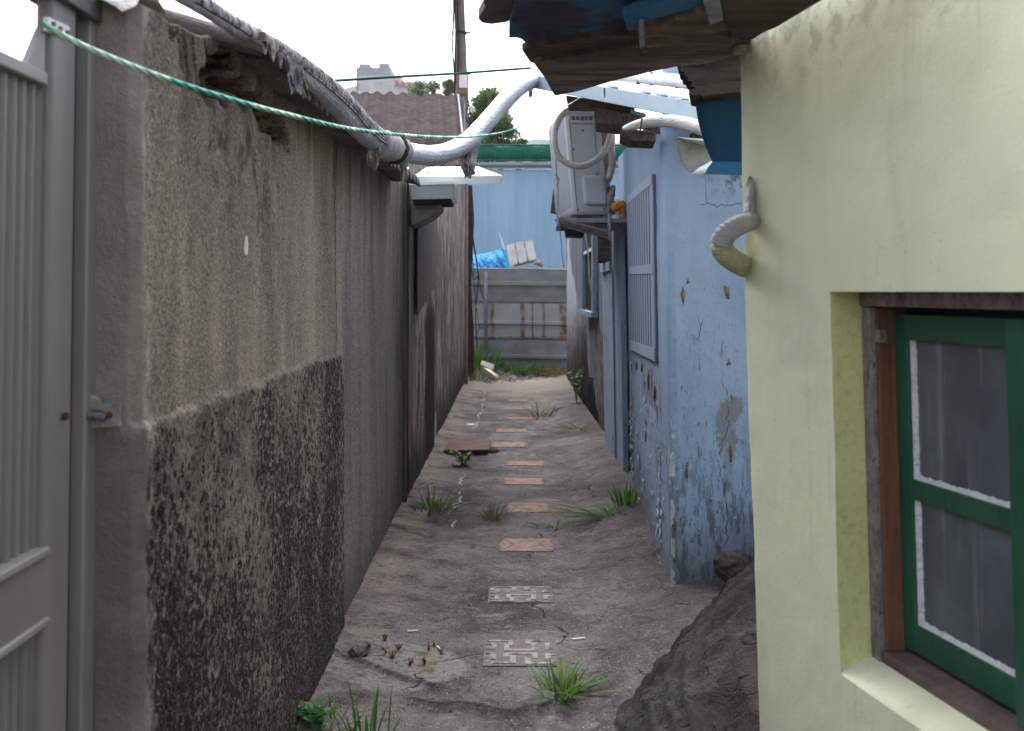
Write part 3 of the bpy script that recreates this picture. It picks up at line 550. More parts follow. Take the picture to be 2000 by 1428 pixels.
# ================================================================ left: near wall under its slate roof
lh = empty('old_house', (-.85, 4.4, 0), 'low house with rough stained wall, black lichen below and slate eave, left of the path', 'house')
pxs = np.concatenate([np.linspace(262, 300, 60), np.linspace(300.8, 795, 620)]); Yw = 1420/(1000-pxs); Yw = Yw-Yw[0]+1.94
ztop_f = lambda Y: np.interp(Y, [1.9, 2.1, 2.3, 2.5, 2.8, 3.3, 4.0, 4.8, 6.5, 7.2], [2.0, 2.005, 2.03, 2.055, 2.08, 2.088, 2.105, 2.12, 2.155, 2.16])
nz = 430; tz = np.linspace(0, 1, nz)
Yg, Tg = np.meshgrid(Yw, tz, indexing='ij'); zt = ztop_f(Yg)+.012*fbm(Yg*9, 0*Yg, 2, 4, 4)*sm(-Yg, -3.0, -2.3)
Zg = -.06+Tg*(zt+.06)
dmg = np.zeros_like(Yg)
blobs = [(440, 95, 12), (448, 110, 15), (436, 120, 18), (426, 140, 24), (418, 160, 26), (405, 180, 20), (396, 150, 12), (432, 178, 20), (450, 160, 18), (468, 176, 20), (486, 190, 20), (500, 205, 20), (516, 222, 21), (532, 236, 22), (545, 250, 22), (556, 262, 18), (563, 278, 12), (567, 292, 6), (515, 240, 14), (540, 272, 12), (470, 200, 14), (330, 60, 7), (333, 45, 9), (430, 195, 14), (520, 200, 11), (555, 232, 14)]
warp = .018*fbm(Yg*14, Zg*14, 5, 4, 21); warp2 = .018*fbm(Yg*14, Zg*14, 9, 4, 33)
for bx, by, br in blobs:
    q = PX(bx, by, -.71); rr = br/2000*q[1]*1.25
    d = np.sqrt(((Yg+warp-q[1])*.42)**2+(Zg+warp2-q[2])**2)   # foreshortened along the wall
    dmg = np.maximum(dmg, sm(-d, -rr*1.08, -rr*.72))
for gx, g0, g1, gw in ((352, 70, 150, 5), (372, 95, 185, 6), (395, 60, 150, 4), (338, 50, 110, 5), (415, 95, 130, 6)):
    q0, q1 = PX(gx, g0, -.71), PX(gx+12, g1, -.71); t = np.clip((Zg-q1[2])/(q0[2]-q1[2]), 0, 1); yc = q1[1]+(q0[1]-q1[1])*t
    d = np.abs(Yg+warp-yc)*.45; dmg = np.maximum(dmg, .5*sm(-d, -gw/2000*2.2*1.2, -.001)*sm(Zg, q1[2]-.04, q1[2])*sm(-Zg, -q0[2]-.03, -q0[2]))
rough = fbm(Yg*22, Zg*22, 1, 5, 6)
Xg = -.71+.010*fbm(Yg*1.3, Zg*1.1, 0, 3, 1)+.0022*fbm(Yg*26, Zg*26, 0, 3, 2)+.012*fbm(Yg*.8, 0*Yg, 5, 2, 40)
band = sm(-(Zg+.02*fbm(Yg*8, Zg*8, 4, 4, 9)), -1.205, -1.190)*sm(-Yg, -4.32, -4.28)
Xg = Xg+band*(.008+.005*fbm(Yg*34, Zg*20, 0, 4, 13))
Xg = Xg-.018*sm(Yg, 4.29, 4.33)-.006*sm(Yg, 5.0, 5.05)
Xg = Xg-dmg*(.07+.06*rough+.045*fbm(Yg*60, Zg*60, 1, 3, 7))
Xg = Xg-.02*sm(-Zg, -.05, .2)
crk = np.exp(-((Yg-4.31-.05*fbm(Zg*2, 0*Zg, 1, 3, 3))/.008)**2); Xg = Xg-.008*crk
# rounded, chipped near arris
dn = Yg-Yw[0]; rad = .022+.010*fbm(Zg*9, 0*Zg, 3, 5, 17); Xg = Xg-np.clip(rad-dn, 0, None)*.9
A = np.stack((Xg, Yg, Zg), -1)
ends = []
for k, t in enumerate(np.linspace(1, .02, 16)):      # the wall's near end, turned into the wall
    q = A[0].copy(); q[:, 0] = A[0, :, 0]-.135*t; q[:, 1] = A[0, :, 1]-.004*math.sin(t*3)-.0015*fbm(q[:, 0]*20, q[:, 2]*9, 0, 4, 8); ends.append(q)
A = np.concatenate((np.array(ends), A), 0); D = np.concatenate((np.zeros((16, nz)), dmg), 0)
top = []
for t in (.015, .05, .12, .22, .34):
    q = A[:, -1].copy(); q[:, 0] = np.maximum(q[:, 0], -.9)-t*.3; q[:, 2] += .004; top.append(q)
A = np.concatenate((A, np.stack(top, 1)), 1); D = np.concatenate((D, np.zeros((A.shape[0], 5))), 1)
wl_ = MB(); wl_.grid(A, flip=False)
obj('wall', wl_, LEFT, lh, smooth=True, attr={'damage': D})
# inner core so that the wall is solid from behind
wc = MB(); wc.box((-.895, 4.75, 1.0), (.05, 4.6, 2.02)); obj('wall_core', wc, CONC, lh)
# slate roof: wavy sheet, eave over the alley
def eave_x(Y): return np.interp(Y, [2.3, 2.46, 3.2, 4.4, 6.0, 7.0], [-.60, -.593, -.60, -.57, -.55, -.55])
def eave_z(Y): return np.interp(Y, [2.3, 2.46, 3.2, 4.4, 6.0, 7.0], [2.045, 2.038, 2.04, 2.052, 2.10, 2.12])
ry = np.linspace(2.42, 6.15, 620); rt = np.linspace(0, 1, 18); RY, RT = np.meshgrid(ry, rt, indexing='ij')
EX, EZ = eave_x(RY), eave_z(RY); RX = EX-RT*.42+.010*fbm(RY*6, RT*0, 1, 3, 55)*(1-RT)
RZ = EZ+RT*.42*.27+.019*np.sin(RY*2*math.pi/.082)+.006*fbm(RY*5, RT*5, 1, 4, 2)-.012*sm(-RT, -.05, 0)*(.5+fbm(RY*18, 0*RT, 1, 3, 8))
r_ = MB(); r_.sheet(np.stack((RX, RY, RZ), -1), (0, 0, .008)); obj('roof', r_, SLATE, lh, smooth=False)
b_ = MB(); a0 = P(448, 84, 2.52); a1 = P(520, 80, 2.44); b_.slab([a0, a1, a1+np.array([.0, .05, -.035]), P(470, 112, 2.62)], (-.01, .03, .03))
b_.bar((-.69, 2.5, 2.085), (-.70, 6.2, 2.135), .05, .035); obj('eave_board', b_, WOODD, lh)
# sheet of grey plastic on the near top corner
q = np.array([[(x, y, 0) for y in np.linspace(1.90, 2.08, 14)] for x in np.linspace(-.83, -.70, 12)], float); q[..., 2] = 2.018+.022*fbm(q[..., 0]*24, q[..., 1]*24, 0, 3, 5)-.06*sm(-q[..., 1], -1.94, -1.90)*(.6+.6*fbm(q[..., 0]*30, 0, 0, 2, 3))
c_ = MB(); c_.sheet(q, (0, 0, .002)); obj('plastic_sheet', c_, YTAPE, label='crumpled grey plastic sheet lying on the near top corner of the stained wall', cat='plastic sheet', smooth=True)
# latch bracket on the pilaster end
lt = empty('latch_bracket', (-.775, 1.93, 1.2), 'small zinc latch bracket screwed to the end of the rough wall beside the gate', 'latch')
b_ = MB(); q0 = P(205, 788, 1.925); q1 = P(237, 786, 1.925); q2 = P(237, 832, 1.925); q3 = P(170, 836, 1.925); b_.slab([P(172, 802, 1.925), q0, q1, q2, q3], (0, -.006, 0)); b_.slab([P(178, 770, 1.925), P(196, 778, 1.925), P(205, 800, 1.925), P(182, 802, 1.925)], (0, -.012, 0))
obj('plate', b_, STEEL, lt, bevel=.001)
for px_, py_ in ((186, 815), (214, 811)):
    s_ = MB(); c = P(px_, py_, 1.915); s_.tube([c, c+np.array((0, -.006, 0))], .006, 10); obj('screw', s_, RUST, lt)
b_ = MB(); b_.tube([P(168, 812, 1.9), P(183, 812, 1.905), P(205, 816, 1.905)], .007, 8); obj('bolt', b_, SCREW, lt, smooth=True)
# small lump of cement dust / stone at foot etc. handled by rocks below

# ================================================================ left: the metal gate
XG = -.80
def GP(px, py): return PX(px, py, XG)
gt = empty('metal_gate', (XG, 1.5, 0), 'grey metal gate with ribbed panels and an open top, beside the rough wall', 'gate')
def gy(px): return XG*2000/(px-1000)
def vbar(mb, pxt, pxb, y0, y1, z0, z1, x0, x1):     # y0..y1 range of a leaning upright
    lean = -.018
    def c(x, y, z): return (x+lean*(1.45-z)*.0, y-.035*(1.45-z)*1.0*0.9, z)
    mb.hexa([c(x0, y0, z0), c(x1, y0, z0), c(x1, y1, z0), c(x0, y1, z0)], [c(x0, y0, z1), c(x1, y0, z1), c(x1, y1, z1), c(x0, y1, z1)])
b_ = MB(); vbar(b_, 0, 0, 1.745, 1.845, 0, 2.0, XG-.02, XG+.010); obj('leaf_stile', b_, GATE, gt, bevel=.008)
b_ = MB(); vbar(b_, 0, 0, 1.853, 1.898, 0, 1.96, XG-.05, XG-.012); obj('jamb_recess', b_, GATED, gt, bevel=.002)
b_ = MB(); vbar(b_, 0, 0, 1.899, 1.955, 0, 1.97, XG-.04, XG+.012); obj('jamb', b_, GATEL, gt, bevel=.004)
def ribs(z0, z1):
    mb = MB(); ys_ = np.linspace(1.05, 1.742, 170); zz = np.array([z0, z1]); YR, ZR = np.meshgrid(ys_, zz, indexing='ij')
    t = (YR/.032) % 1; XR = XG-.012+.009*(sm(t, .12, .3)-sm(t, .62, .82))
    mb.sheet(np.stack((XR, YR-.0315*(1.45-ZR), ZR), -1), (-.004, 0, 0)); return mb
obj('ribbed_panel', ribs(1.01, 1.80), GATEP, gt); obj('ribbed_panel', ribs(.05, .895), GATEP, gt)
b_ = MB(); b_.box((XG-.005, 1.38, .953), (.035, .72, .112)); obj('middle_rail', b_, GATE, gt, bevel=.006)
for z_ in (1.012, .894):
    b_ = MB(); b_.bar((XG+.004, 1.02, z_), (XG+.004, 1.735, z_), .03, .014); obj('panel_bead', b_, GATEL, gt, bevel=.003)
b_ = MB(); b_.box((XG-.005, 1.38, 1.812), (.03, .73, .024)); obj('top_rail', b_, GATEL, gt, bevel=.004)
b_ = MB(); b_.slab([(XG-.01, 1.735, 1.80), (XG-.01, 1.75, 1.80), (XG-.01, 1.75, 1.90), (XG-.01, 1.742, 1.90), (XG-.01, 1.685, 1.823)], (.012, 0, 0)); obj('corner_gusset', b_, GATEL, gt)
b_ = MB(); b_.box((XG-.01, 1.46, 1.985), (.07, 1.0, .055)); obj('header', b_, GATED, gt, bevel=.003)
mp_ = MB(); q = [GP(78, 33), GP(121, 52), GP(121, 78), GP(78, 60)]; mp_.slab([p+np.array((.014, 0, 0)) for p in q], (-.008, 0, 0)); hp = obj('mounting_plate', mp_, PALLET, gt)
for px_, py_ in ((86, 47), (100, 56), (114, 64)):
    s_ = MB(); c = GP(px_, py_)+np.array((.014, 0, 0)); s_.tube([c, c+np.array((.005, 0, 0))], .0045, 8); obj('screw', s_, SCREW, hp)
s_ = MB(); c = PX(125, 813, -.788); s_.tube([c, c+np.array((.006, 0, 0))], .007, 10); obj('screw', s_, RUST, gt)

# ================================================================ green rope from the gate across the alley
rp = MB(); pts = [P(82, 45, 1.70), P(160, 88, 1.73), P(300, 145, 1.8), P(430, 188, 1.95), P(560, 223, 2.3), P(700, 254, 2.8), P(850, 268, 3.6), P(940, 265, 4.2), P(1010, 250, 4.7), P(1100, 210, 5.2), P(1168, 168, 5.55)]
rp.tube(pts, [.0052]*7+[.0045, .003, .0024, .0022], 8, smooth=14); obj('green_rope', rp, ROPE, smooth=True, label='thin green rope stretched from the gate across the alley to the eave', cat='rope')

# ================================================================ silver wrapped pipe
pp = empty('wrapped_pipe', P(850, 303, 4.9), 'thick silver foil wrapped pipe sagging across the alley between the two roofs', 'pipe')
pts = [(330, -22, 2.05, .016), (400, 16, 2.15, .017), (470, 60, 2.4, .019), (540, 101, 2.7, .025), (600, 146, 2.95, .033), (660, 200, 3.35, .042), (705, 250, 3.8, .045), (740, 278, 4.2, .046), (790, 297, 4.6, .047), (850, 303, 4.95, .047), (905, 283, 5.2, .047), (950, 239, 5.4, .047), (990, 193, 5.55, .047), (1020, 166, 5.7, .047), (1050, 153, 5.95, .046)]
mb = MB(); cr = np.random.RandomState(3).rand(400, 16)
mb.tube([P(a, b, c) for a, b, c, r in pts], [r for *_, r in pts], 16, smooth=12, rn=lambda i, k: 1+.02*cr[i % 400, k]+.035*((i/4+k/16) % 1)); obj('foil_wrap', mb, SILVER, pp, smooth=True)
for j in range(13):       # ribs of torn lagging along the upper stretch
    a = -.35+j*.2; rb = MB(); sel = pts[0:8]
    L = []
    for (x, y, d, r) in sel:
        c = P(x, y, d); t = np.array((-.55, .0, .0)); L.append(c+np.array((math.cos(a)*r*1.05, 0, math.sin(a)*r*1.05)))
    rb.tube(L, .0034, 6, smooth=10, rn=lambda i, k: 1+.5*cr[i % 400, k]); obj('lagging_rib', rb, RIB, pp, smooth=True)
fr = MB()                # frayed scraps standing off the lagging
for i in range(520):
    s = rnd.random(); k = s*6.9; i0 = int(k); f = k-i0; a = np.array(P(*pts[i0][:3])); b = np.array(P(*pts[i0+1][:3])); c = a+(b-a)*f; r = pts[i0][3]
    an = rnd.uniform(.2, 2.4); c = c+np.array((math.cos(an)*r, rnd.uniform(-.01, .01), math.sin(an)*r)); d = np.array((math.cos(an)+rnd.uniform(-.6, .6), rnd.uniform(-1, 1), math.sin(an)+rnd.uniform(-.3, .8)))*rnd.uniform(.003, .013)*(1.0 if s < .45 else .5)
    e = np.array((rnd.uniform(-1, 1), rnd.uniform(-1, 1), rnd.uniform(-1, 1)))*.003; fr.slab([c, c+e, c+d+e*.5, c+d], (.0008, .0005, .0008))
obj('frayed_scraps', fr, RIB, pp, kind='stuff')
def rag(name, c, w_, h_, seed, n=4):
    mb = MB()
    for k in range(n):
        u = np.linspace(0, 1, 14); v = np.linspace(0, 1, 18); U, V = np.meshgrid(u, v, indexing='ij'); a = k*1.5+seed
        X_ = c[0]+(U-.5)*w_*math.cos(a)*(1-.45*V)+.12*w_*fbm(U*3, V*4, k, 3, seed); Y_ = c[1]+(U-.5)*w_*math.sin(a)*(1-.3*V)+.3*w_*fbm(U*3, V*3, k+5, 3, seed)
        Z_ = c[2]-V*h_*(.65+.5*rnd.random())-.02*np.abs(fbm(U*5, V*0, k, 3, seed+2))*V*3
        mb.sheet(np.stack((X_, Y_, Z_), -1), (.001, .0015, 0))
    return obj(name, mb, RAG, pp, smooth=True)
def sleeve(i0, x0, x1, rs, mat, name):
    mb = MB(); mb.tube([P(*x0), P(*[(a+b)/2 for a, b in zip(x0, x1)]), P(*x1)], rs, 14, smooth=6, rn=lambda i, k: 1+.12*cr[(i+i0) % 400, k]); return obj(name, mb, mat, pp, smooth=True)
sleeve(5, (735, 277, 4.13), (785, 297, 4.55), [.052, .060, .054], RAG, 'rag_wrap'); sleeve(9, (764, 287, 4.37), (770, 290, 4.42), [.064]*3, CABLE, 'binding_band')
rag('hanging_rag', P(737, 285, 4.1)+np.array((-.02, -.03, 0)), .08, .06, 3); rag('hanging_rag', P(790, 300, 4.55)+np.array((.0, -.03, -.01)), .045, .085, 11, 3)
sleeve(2, (900, 288, 5.26), (914, 277, 5.34), [.056]*3, CABLE, 'binding_band'); rag('hanging_rag', P(908, 282, 5.28)+np.array((.02, -.05, -.01)), .10, .13, 5, 5)
rag('hanging_rag', P(1036, 160, 6.4)+np.array((.0, -.03, -.01)), .04, .08, 21, 3)
wr = MB(); wr.tube([P(595, 118, 2.9), P(575, 100, 2.8), P(560, 120, 2.75), P(590, 150, 2.85), P(600, 175, 2.9)], .004, 6); wr.tube([P(583, 165, 2.8), P(597, 190, 2.84)], [.008, .003], 6, smooth=1); obj('tie_cord', wr, RAG, pp, smooth=True)
rag('hanging_rag', P(580, 118, 2.72)+np.array((.0, -.02, 0)), .06, .055, 31, 4)

# green and black wire high across
wi = MB(); wi.tube([P(650, 158, 5.0), P(760, 151, 5.4), P(900, 143, 6.0), P(1036, 133, 6.5)], .008, 6, smooth=8); obj('wire', wi, WIRE, smooth=True, label='dark green wire running high in front of the pole', cat='wire')

# ================================================================ awnings on the left
aw = empty('door_awning', P(890, 345, 7.5), 'white flat sheet awning sticking out over the alley under the sagging pipe', 'awning')
f0, f1 = P(792, 347, 7.3), P(978, 345, 7.3); k0, k1 = P(760, 327, 8.6), P(930, 325, 8.6)
b_ = MB(); b_.slab([f0, f1, k1, k0], (0, 0, -.012)); obj('sheet', b_, AWN, aw, bevel=.003)
b_ = MB(); b_.slab([f0+(0, -.004, .006), f1+(0.004, -.004, .006), f1+(0.004, -.004, -.052), f0+(0, -.004, -.052)], (0, -.006, 0)); b_.slab([f1+(.006, -.004, .006), k1+(.006, 0, .002), k1+(.006, 0, -.052), f1+(.006, -.004, -.052)], (.005, 0, 0)); obj('edge_trim', b_, AWN, aw)
for a, b in ((838, 337), (950, 335)):
    s_ = MB(); c = P(a, b, 7.75); c[2] = f0[2]+(7.75-7.3)/(1.3)*(k0[2]-f0[2]); s_.tube([c, c+np.array((0, 0, .012)), c+np.array((0, 0, .02))], [.03, .022, .004], 10, smooth=1); obj('screw_cap', s_, AWN, aw, smooth=True)
aw2 = empty('small_awning', P(840, 375, 6.9), 'short grey box-fronted awning below the white sheet awning', 'awning')
a0, a1 = P(800, 358, 6.85), P(886, 356, 6.85)
b_ = MB(); b_.slab([a0, a1, a1+(-.005, .5, .03), a0+(0, .5, .03)], (0, 0, -.01)); obj('sheet', b_, AWN, aw2)
b_ = MB(); b_.slab([a0+(0, -.004, .004), a1+(.004, -.004, .004), a1+(.004, -.004, -.014), a0+(0, -.004, -.014)], (0, -.008, 0)); obj('lip', b_, AWN, aw2)
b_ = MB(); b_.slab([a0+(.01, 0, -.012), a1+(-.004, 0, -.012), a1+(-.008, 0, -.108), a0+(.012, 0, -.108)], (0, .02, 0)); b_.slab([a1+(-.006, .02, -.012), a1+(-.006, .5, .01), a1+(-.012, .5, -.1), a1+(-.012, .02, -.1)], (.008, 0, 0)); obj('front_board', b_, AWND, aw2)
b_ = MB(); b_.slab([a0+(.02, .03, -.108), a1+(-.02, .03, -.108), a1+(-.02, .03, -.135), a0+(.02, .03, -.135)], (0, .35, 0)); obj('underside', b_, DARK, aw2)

# ================================================================ left: dark house beyond
dh = empty('dark_house', (-1.3, 12, 0), 'dark house with peeling stained wall and brown corrugated roof, far left', 'house')
yy = 1/np.linspace(1/7.06, 1/16.75, 200); zz = np.linspace(-.1, 1, 120); YD, TD = np.meshgrid(yy, zz, indexing='ij')
ZD = np.clip(TD, -.1, 1)*np.interp(YD, [7.0, 10, 13, 16.8], [2.40, 2.75, 3.35, 3.3])
XD = -.715+.012*fbm(YD*.9, ZD*1.2, 0, 4, 2)+.006*fbm(YD*6, ZD*6, 0, 4, 5)-.02*sm(YD, 9.4, 9.5)+.0*YD+.02*sm(YD, 11.5, 11.6)*sm(ZD, 0, 3)
b_ = MB(); b_.grid(np.stack((XD, YD, ZD), -1)); obj('wall', b_, FARL, dh, smooth=True)
b_ = MB(); b_.slab([(-.74, 7.08, -.1), (-.74, 16.7, -.1), (-.74, 16.7, 3.2), (-.74, 13, 3.2), (-.74, 10, 2.6), (-.74, 7.08, 2.3)], (-1.5, 0, 0)); obj('wall_core', b_, CONC, dh)
b_ = MB(); b_.box((-.80, 6.9, 1.05), (.04, .40, 2.2)); obj('slit_shade_board', b_, worn('slit_shade_brown', (.05, .036, .03), (.085, .062, .05), 2, 50, .8, .006, stretch=(10, 10, .8)), dh)  # dark board stands in for the shade inside the slit
b_ = MB(); b_.box((-.725, 6.87, 1.1), (.04, .05, 2.15)); obj('door_frame', b_, worn('grey_door_frame', (.07, .06, .055), (.12, .105, .095), 2, 50, .9, .006, stretch=(10, 10, .8)), dh)
# cement chute under the awning
b_ = MB(); t = [P(805, 392, 7.0), P(866, 389, 7.0), P(866, 389, 8.2), P(830, 389, 8.2)]; bt = [P(803, 440, 7.0), P(812, 438, 7.0), P(830, 425, 8.2), P(822, 425, 8.2)]
bt[0][0] = -.715; t[0][0] = -.715; b_.slab([P(803, 392, 7.02), P(850, 390, 7.02), P(864, 392, 7.02), P(863, 404, 7.02), P(845, 420, 7.02), P(815, 437, 7.02), P(803, 440, 7.02)], (-.02, .5, .0)); obj('chute', b_, CONC, dh, bevel=.01)
b_ = MB(); yq = np.linspace(7.4, 9.2, 90); zq = np.array([0., 1.]); YQ, TQ = np.meshgrid(yq, zq, indexing='ij'); zb = np.interp(YQ, [7.4, 9.2], [1.28, 1.52]); ZQ = zb+TQ*(2.1-zb)
b_.sheet(np.stack((-.685+.008*np.sin(YQ*2*math.pi/.09), YQ, ZQ), -1), (-.006, 0, 0)); obj('tin_sheet', b_, metal_paint('brown_tin', (.12, .095, .085), (.16, .13, .12), .7, .5), dh)
def quadroof(e0, e1, r0, r1, pitch, amp, n, m, sag=.0, seed=1):
    U, V = np.meshgrid(np.linspace(0, 1, n), np.linspace(0, 1, m), indexing='ij'); W = lambda a: a[:, :, None]
    A_ = W((1-U)*(1-V))*e0+W(U*(1-V))*e1+W((1-U)*V)*r0+W(U*V)*r1
    wd = np.linalg.norm(e1-e0); ph = U*wd/pitch; A_[..., 2] += amp*np.sin(ph*2*math.pi)+sag*fbm(U*7, V*3, 0, 4, seed)+.012*fbm(U*40, V*20, 0, 3, seed)
    return A_, U, V
e1 = P(906, 318, 8.7); e0 = e1+np.array((-2.6, 0, 0)); r1 = P(893, 189, 13.); r0 = r1+np.array((-3.4, 0, 0))
# step in the sheets: two courses
A_, U, V = quadroof(e0, e1, r0, r1, .12, .017, 420, 60, .035, 3); A_[..., 2] += -.035*sm(-V, -.24, -.22)+.03*sm(V, .93, 1)*(1+fbm(U*9, V*0, 0, 3, 6))+.05*sm(V, .9, 1)*np.clip(fbm(U*4, 0*V, 4, 2, 16), 0, 1)*sm(-U, -.62, -.5)
b_ = MB(); b_.sheet(A_, (0, 0, -.012)); obj('roof', b_, ROOFB, dh)
b_ = MB(); b_.bar(e1+(.012, 0, .01), r1+(.012, 0, .01), .02, .05); obj('verge_strip', b_, CLEAT, dh)
b_ = MB(); b_.box((-.76, 13.2, 3.55), (.30, .5, .75)); obj('chimney_block', b_, CONC, dh)
b_ = MB(); b_.slab([P(914, 362, 16.75), P(922, 362, 16.75), P(926, 430, 16.75), P(920, 560, 16.75), P(925, 640, 16.75), P(926, 745, 16.75), P(914, 745, 16.75)], (0, .08, 0)); obj('rusty_edge', b_, RUST, dh)
# loose cables hanging at that corner
cb = empty('hanging_cables', P(930, 600, 16.6), 'black loose cables hanging down the far corner of the dark house', 'cable')
for L_, r in (([(918, 400), (924, 470), (934, 540), (929, 610), (932, 680)], .009), ([(920, 440), (930, 500), (938, 560), (946, 585)], .006), ([(922, 480), (926, 560), (930, 600), (938, 640), (945, 635)], .006), ([(917, 420), (921, 520), (930, 575), (924, 600)], .005), ([(925, 548), (935, 540), (931, 560)], .006), ([(928, 660), (936, 640), (940, 632)], .005)):
    m_ = MB(); m_.tube([P(a, b, 16.6) for a, b in L_], r, 6); obj('cable', m_, CABLE, cb, smooth=True)

# ================================================================ end of the alley
fe = empty('steel_fence', (.1, 18, 0), 'ribbed grey steel panel fence with rust runs closing the end of the alley', 'fence')
prof = [(0.0, 0), (.27, 0), (.285, -.055), (.335, -.055), (.35, 0), (.595, 0), (.61, .02), (.625, 0), (.87, 0), (.885, -.055), (.93, -.055), (.945, 0), (1.245, 0), (1.262, .02), (1.28, 0), (1.55, 0), (1.565, -.055), (1.625, -.055), (1.64, 0), (1.84, 0), (1.855, -.012), (1.862, .01)]
x_ = np.linspace(-1.3, 1.3, 30); A_ = np.array([[(x, 18+q[1]+.01*math.sin(x*5), q[0]-.012*x) for q in prof] for x in x_]); b_ = MB(); b_.sheet(A_, (0, .012, 0)); obj('panel', b_, FENCE, fe)
b_ = MB(); b_.tube([(-.455, 17.93, .02), (-.46, 17.93, 1.80)], .032, 12, smooth=1); obj('post', b_, STEELP, fe, smooth=True)
ct = empty('shipping_container', (.2, 21, 0), 'pale blue ribbed container standing behind the steel fence', 'container')
x_ = np.linspace(-3.2, 3.6, 500); t = (x_/.27) % 1; yo = 20+.018*(sm(t, .2, .35)-sm(t, .7, .85)); A_ = np.array([[(x, y, z) for z in np.linspace(0, 3.83, 6)] for x, y in zip(x_, yo)]); b_ = MB(); b_.sheet(A_, (0, .02, 0)); obj('side_wall', b_, CONT, ct)
b_ = MB(); b_.box((.2, 21.2, 1.9), (6.8, 2.3, 3.8)); obj('body', b_, CONT, ct)
b_ = MB(); b_.box((.2, 19.99, 3.90), (6.8, .1, .09)); b_.tube([(-3.2, 19.9, 3.93), (3.6, 19.9, 3.93)], .04, 10, smooth=1); obj('top_rail', b_, metal_paint('grey_blue_rail', (.25, .30, .35), None, .5, .5), ct)
nb = MB(); xx_ = np.linspace(-3.1, 3.5, 200); th = np.linspace(0, 2*math.pi, 15)[:-1]
nb.tube([(x, 20.02, 4.16+.012*math.sin(x*9)) for x in xx_], .155, 18, smooth=1, rn=lambda i, k: 1+.05*cr[i % 400, k % 16]); n_ = obj('rolled_netting', nb, NET, smooth=True, label='long dark green netting roll lying along the top of the blue container', cat='netting')
b_ = MB(); b_.tube([(x, 19.88, 4.005) for x in (-3.1, 3.5)], .022, 8, smooth=1); b_.tube([(-3.1, 19.9, 4.30), (3.5, 19.9, 4.30)], .018, 8, smooth=1); obj('netting_hem', b_, NET, n_)
# tarp, pallet, rope, rag on the fence
U, V = np.meshgrid(np.linspace(0, 1, 60), np.linspace(0, 1, 30), indexing='ij'); x0, x1 = P(922, 500, 18.4)[0], P(993, 500, 18.4)[0]
X_ = x0+(x1-x0)*U+.05*(V-.5)*0+.04*U*(1-V); zt_ = np.interp(U, [0, .3, .7, .85, 1], [2.12, 2.14, 2.21, 2.26, 2.02]); Z_ = 1.78+V*(zt_-1.78); Y_ = 18.35+.25*V**2+.045*fbm(U*14+V*4, V*2.2, 0, 4, 4)+.02*fbm(U*30, V*9, 0, 3, 9)
b_ = MB(); b_.sheet(np.stack((X_, Y_, Z_), -1), (0, .35, 0)); obj('tarpaulin', b_, TARP, smooth=True, label='crumpled bright blue tarpaulin bundled behind the top of the fence', cat='tarpaulin')
pl = empty('wooden_pallet', P(1018, 500, 18.2), 'tilted white slatted pallet leaning above the fence beside the blue tarpaulin', 'pallet')
for (a, b, c, d) in (((989, 479), (1004, 475), (1011, 515), (996, 520)), ((1006, 474), (1022, 471), (1030, 510), (1014, 515)), ((1025, 472), (1040, 468), (1048, 506), (1033, 511))):
    m_ = MB(); m_.slab([P(*q, 18.2) for q in (a, b, c, d)], (0, .03, 0)); obj('slat', m_, PALLET, pl)
for (a, b, c, d) in (((995, 484), (1040, 472), (1041, 478), (996, 490)), ((1003, 512), (1047, 500), (1048, 511), (1004, 521))):
    m_ = MB(); m_.slab([P(*q, 18.24) for q in (a, b, c, d)], (0, .09, 0)); obj('bearer', m_, worn('shaded_bearer_wood', (.25, .20, .15), (.32, .27, .22), 6), pl)
m_ = MB(); m_.slab([P(974, 455, 18.3), P(976, 455, 18.3), P(987, 486, 18.3), P(984, 487, 18.3)], (0, .02, 0)); obj('stick', m_, PALLET, label='thin white stick poking up between tarpaulin and pallet', cat='stick')
m_ = MB(); m_.tube([P(1043, 515, 18.1), P(1052, 514, 18.1), P(1060, 519, 18.1)], [.03, .045, .03], 10, rn=lambda i, k: .7+.6*cr[i, k]); obj('cloth_bundle', m_, RAG, smooth=True, label='small grey cloth bundle on top of the fence right of the pallet', cat='cloth')
m_ = MB(); m_.tube([P(1058, 517, 18.05), P(1080, 520, 18.05), P(1103, 523, 18.05)], .006, 6); m_.tube([P(1000, 524, 18.05), P(1025, 518, 18.05), P(1040, 523, 18.05)], .009, 6); obj('string', m_, ROPEG, label='pale string lying along the fence top right of the pallet', cat='string')
# rubble block
m_ = MB(); m_.slab([P(941, 703, 17.2), P(966, 712, 17.2), P(962, 722, 16.9), P(938, 712, 16.9)], (.0, .1, -.09)); obj('broken_block', m_, CONC, bevel=.01, label='broken grey concrete block tipped over at the foot of the fence post', cat='concrete block')
m_ = MB(); m_.slab([P(941, 715, 16.8), P(958, 722, 16.8), P(974, 733, 16.6), P(970, 738, 16.6), P(950, 729, 16.8)], (0, .05, -.05)); obj('foam_scrap', m_, worn('pale_yellow_foam', (.6, .58, .42), (.68, .66, .52), 12, 60), bevel=.01, label='pale yellow foam scrap lying in front of the broken block', cat='foam')

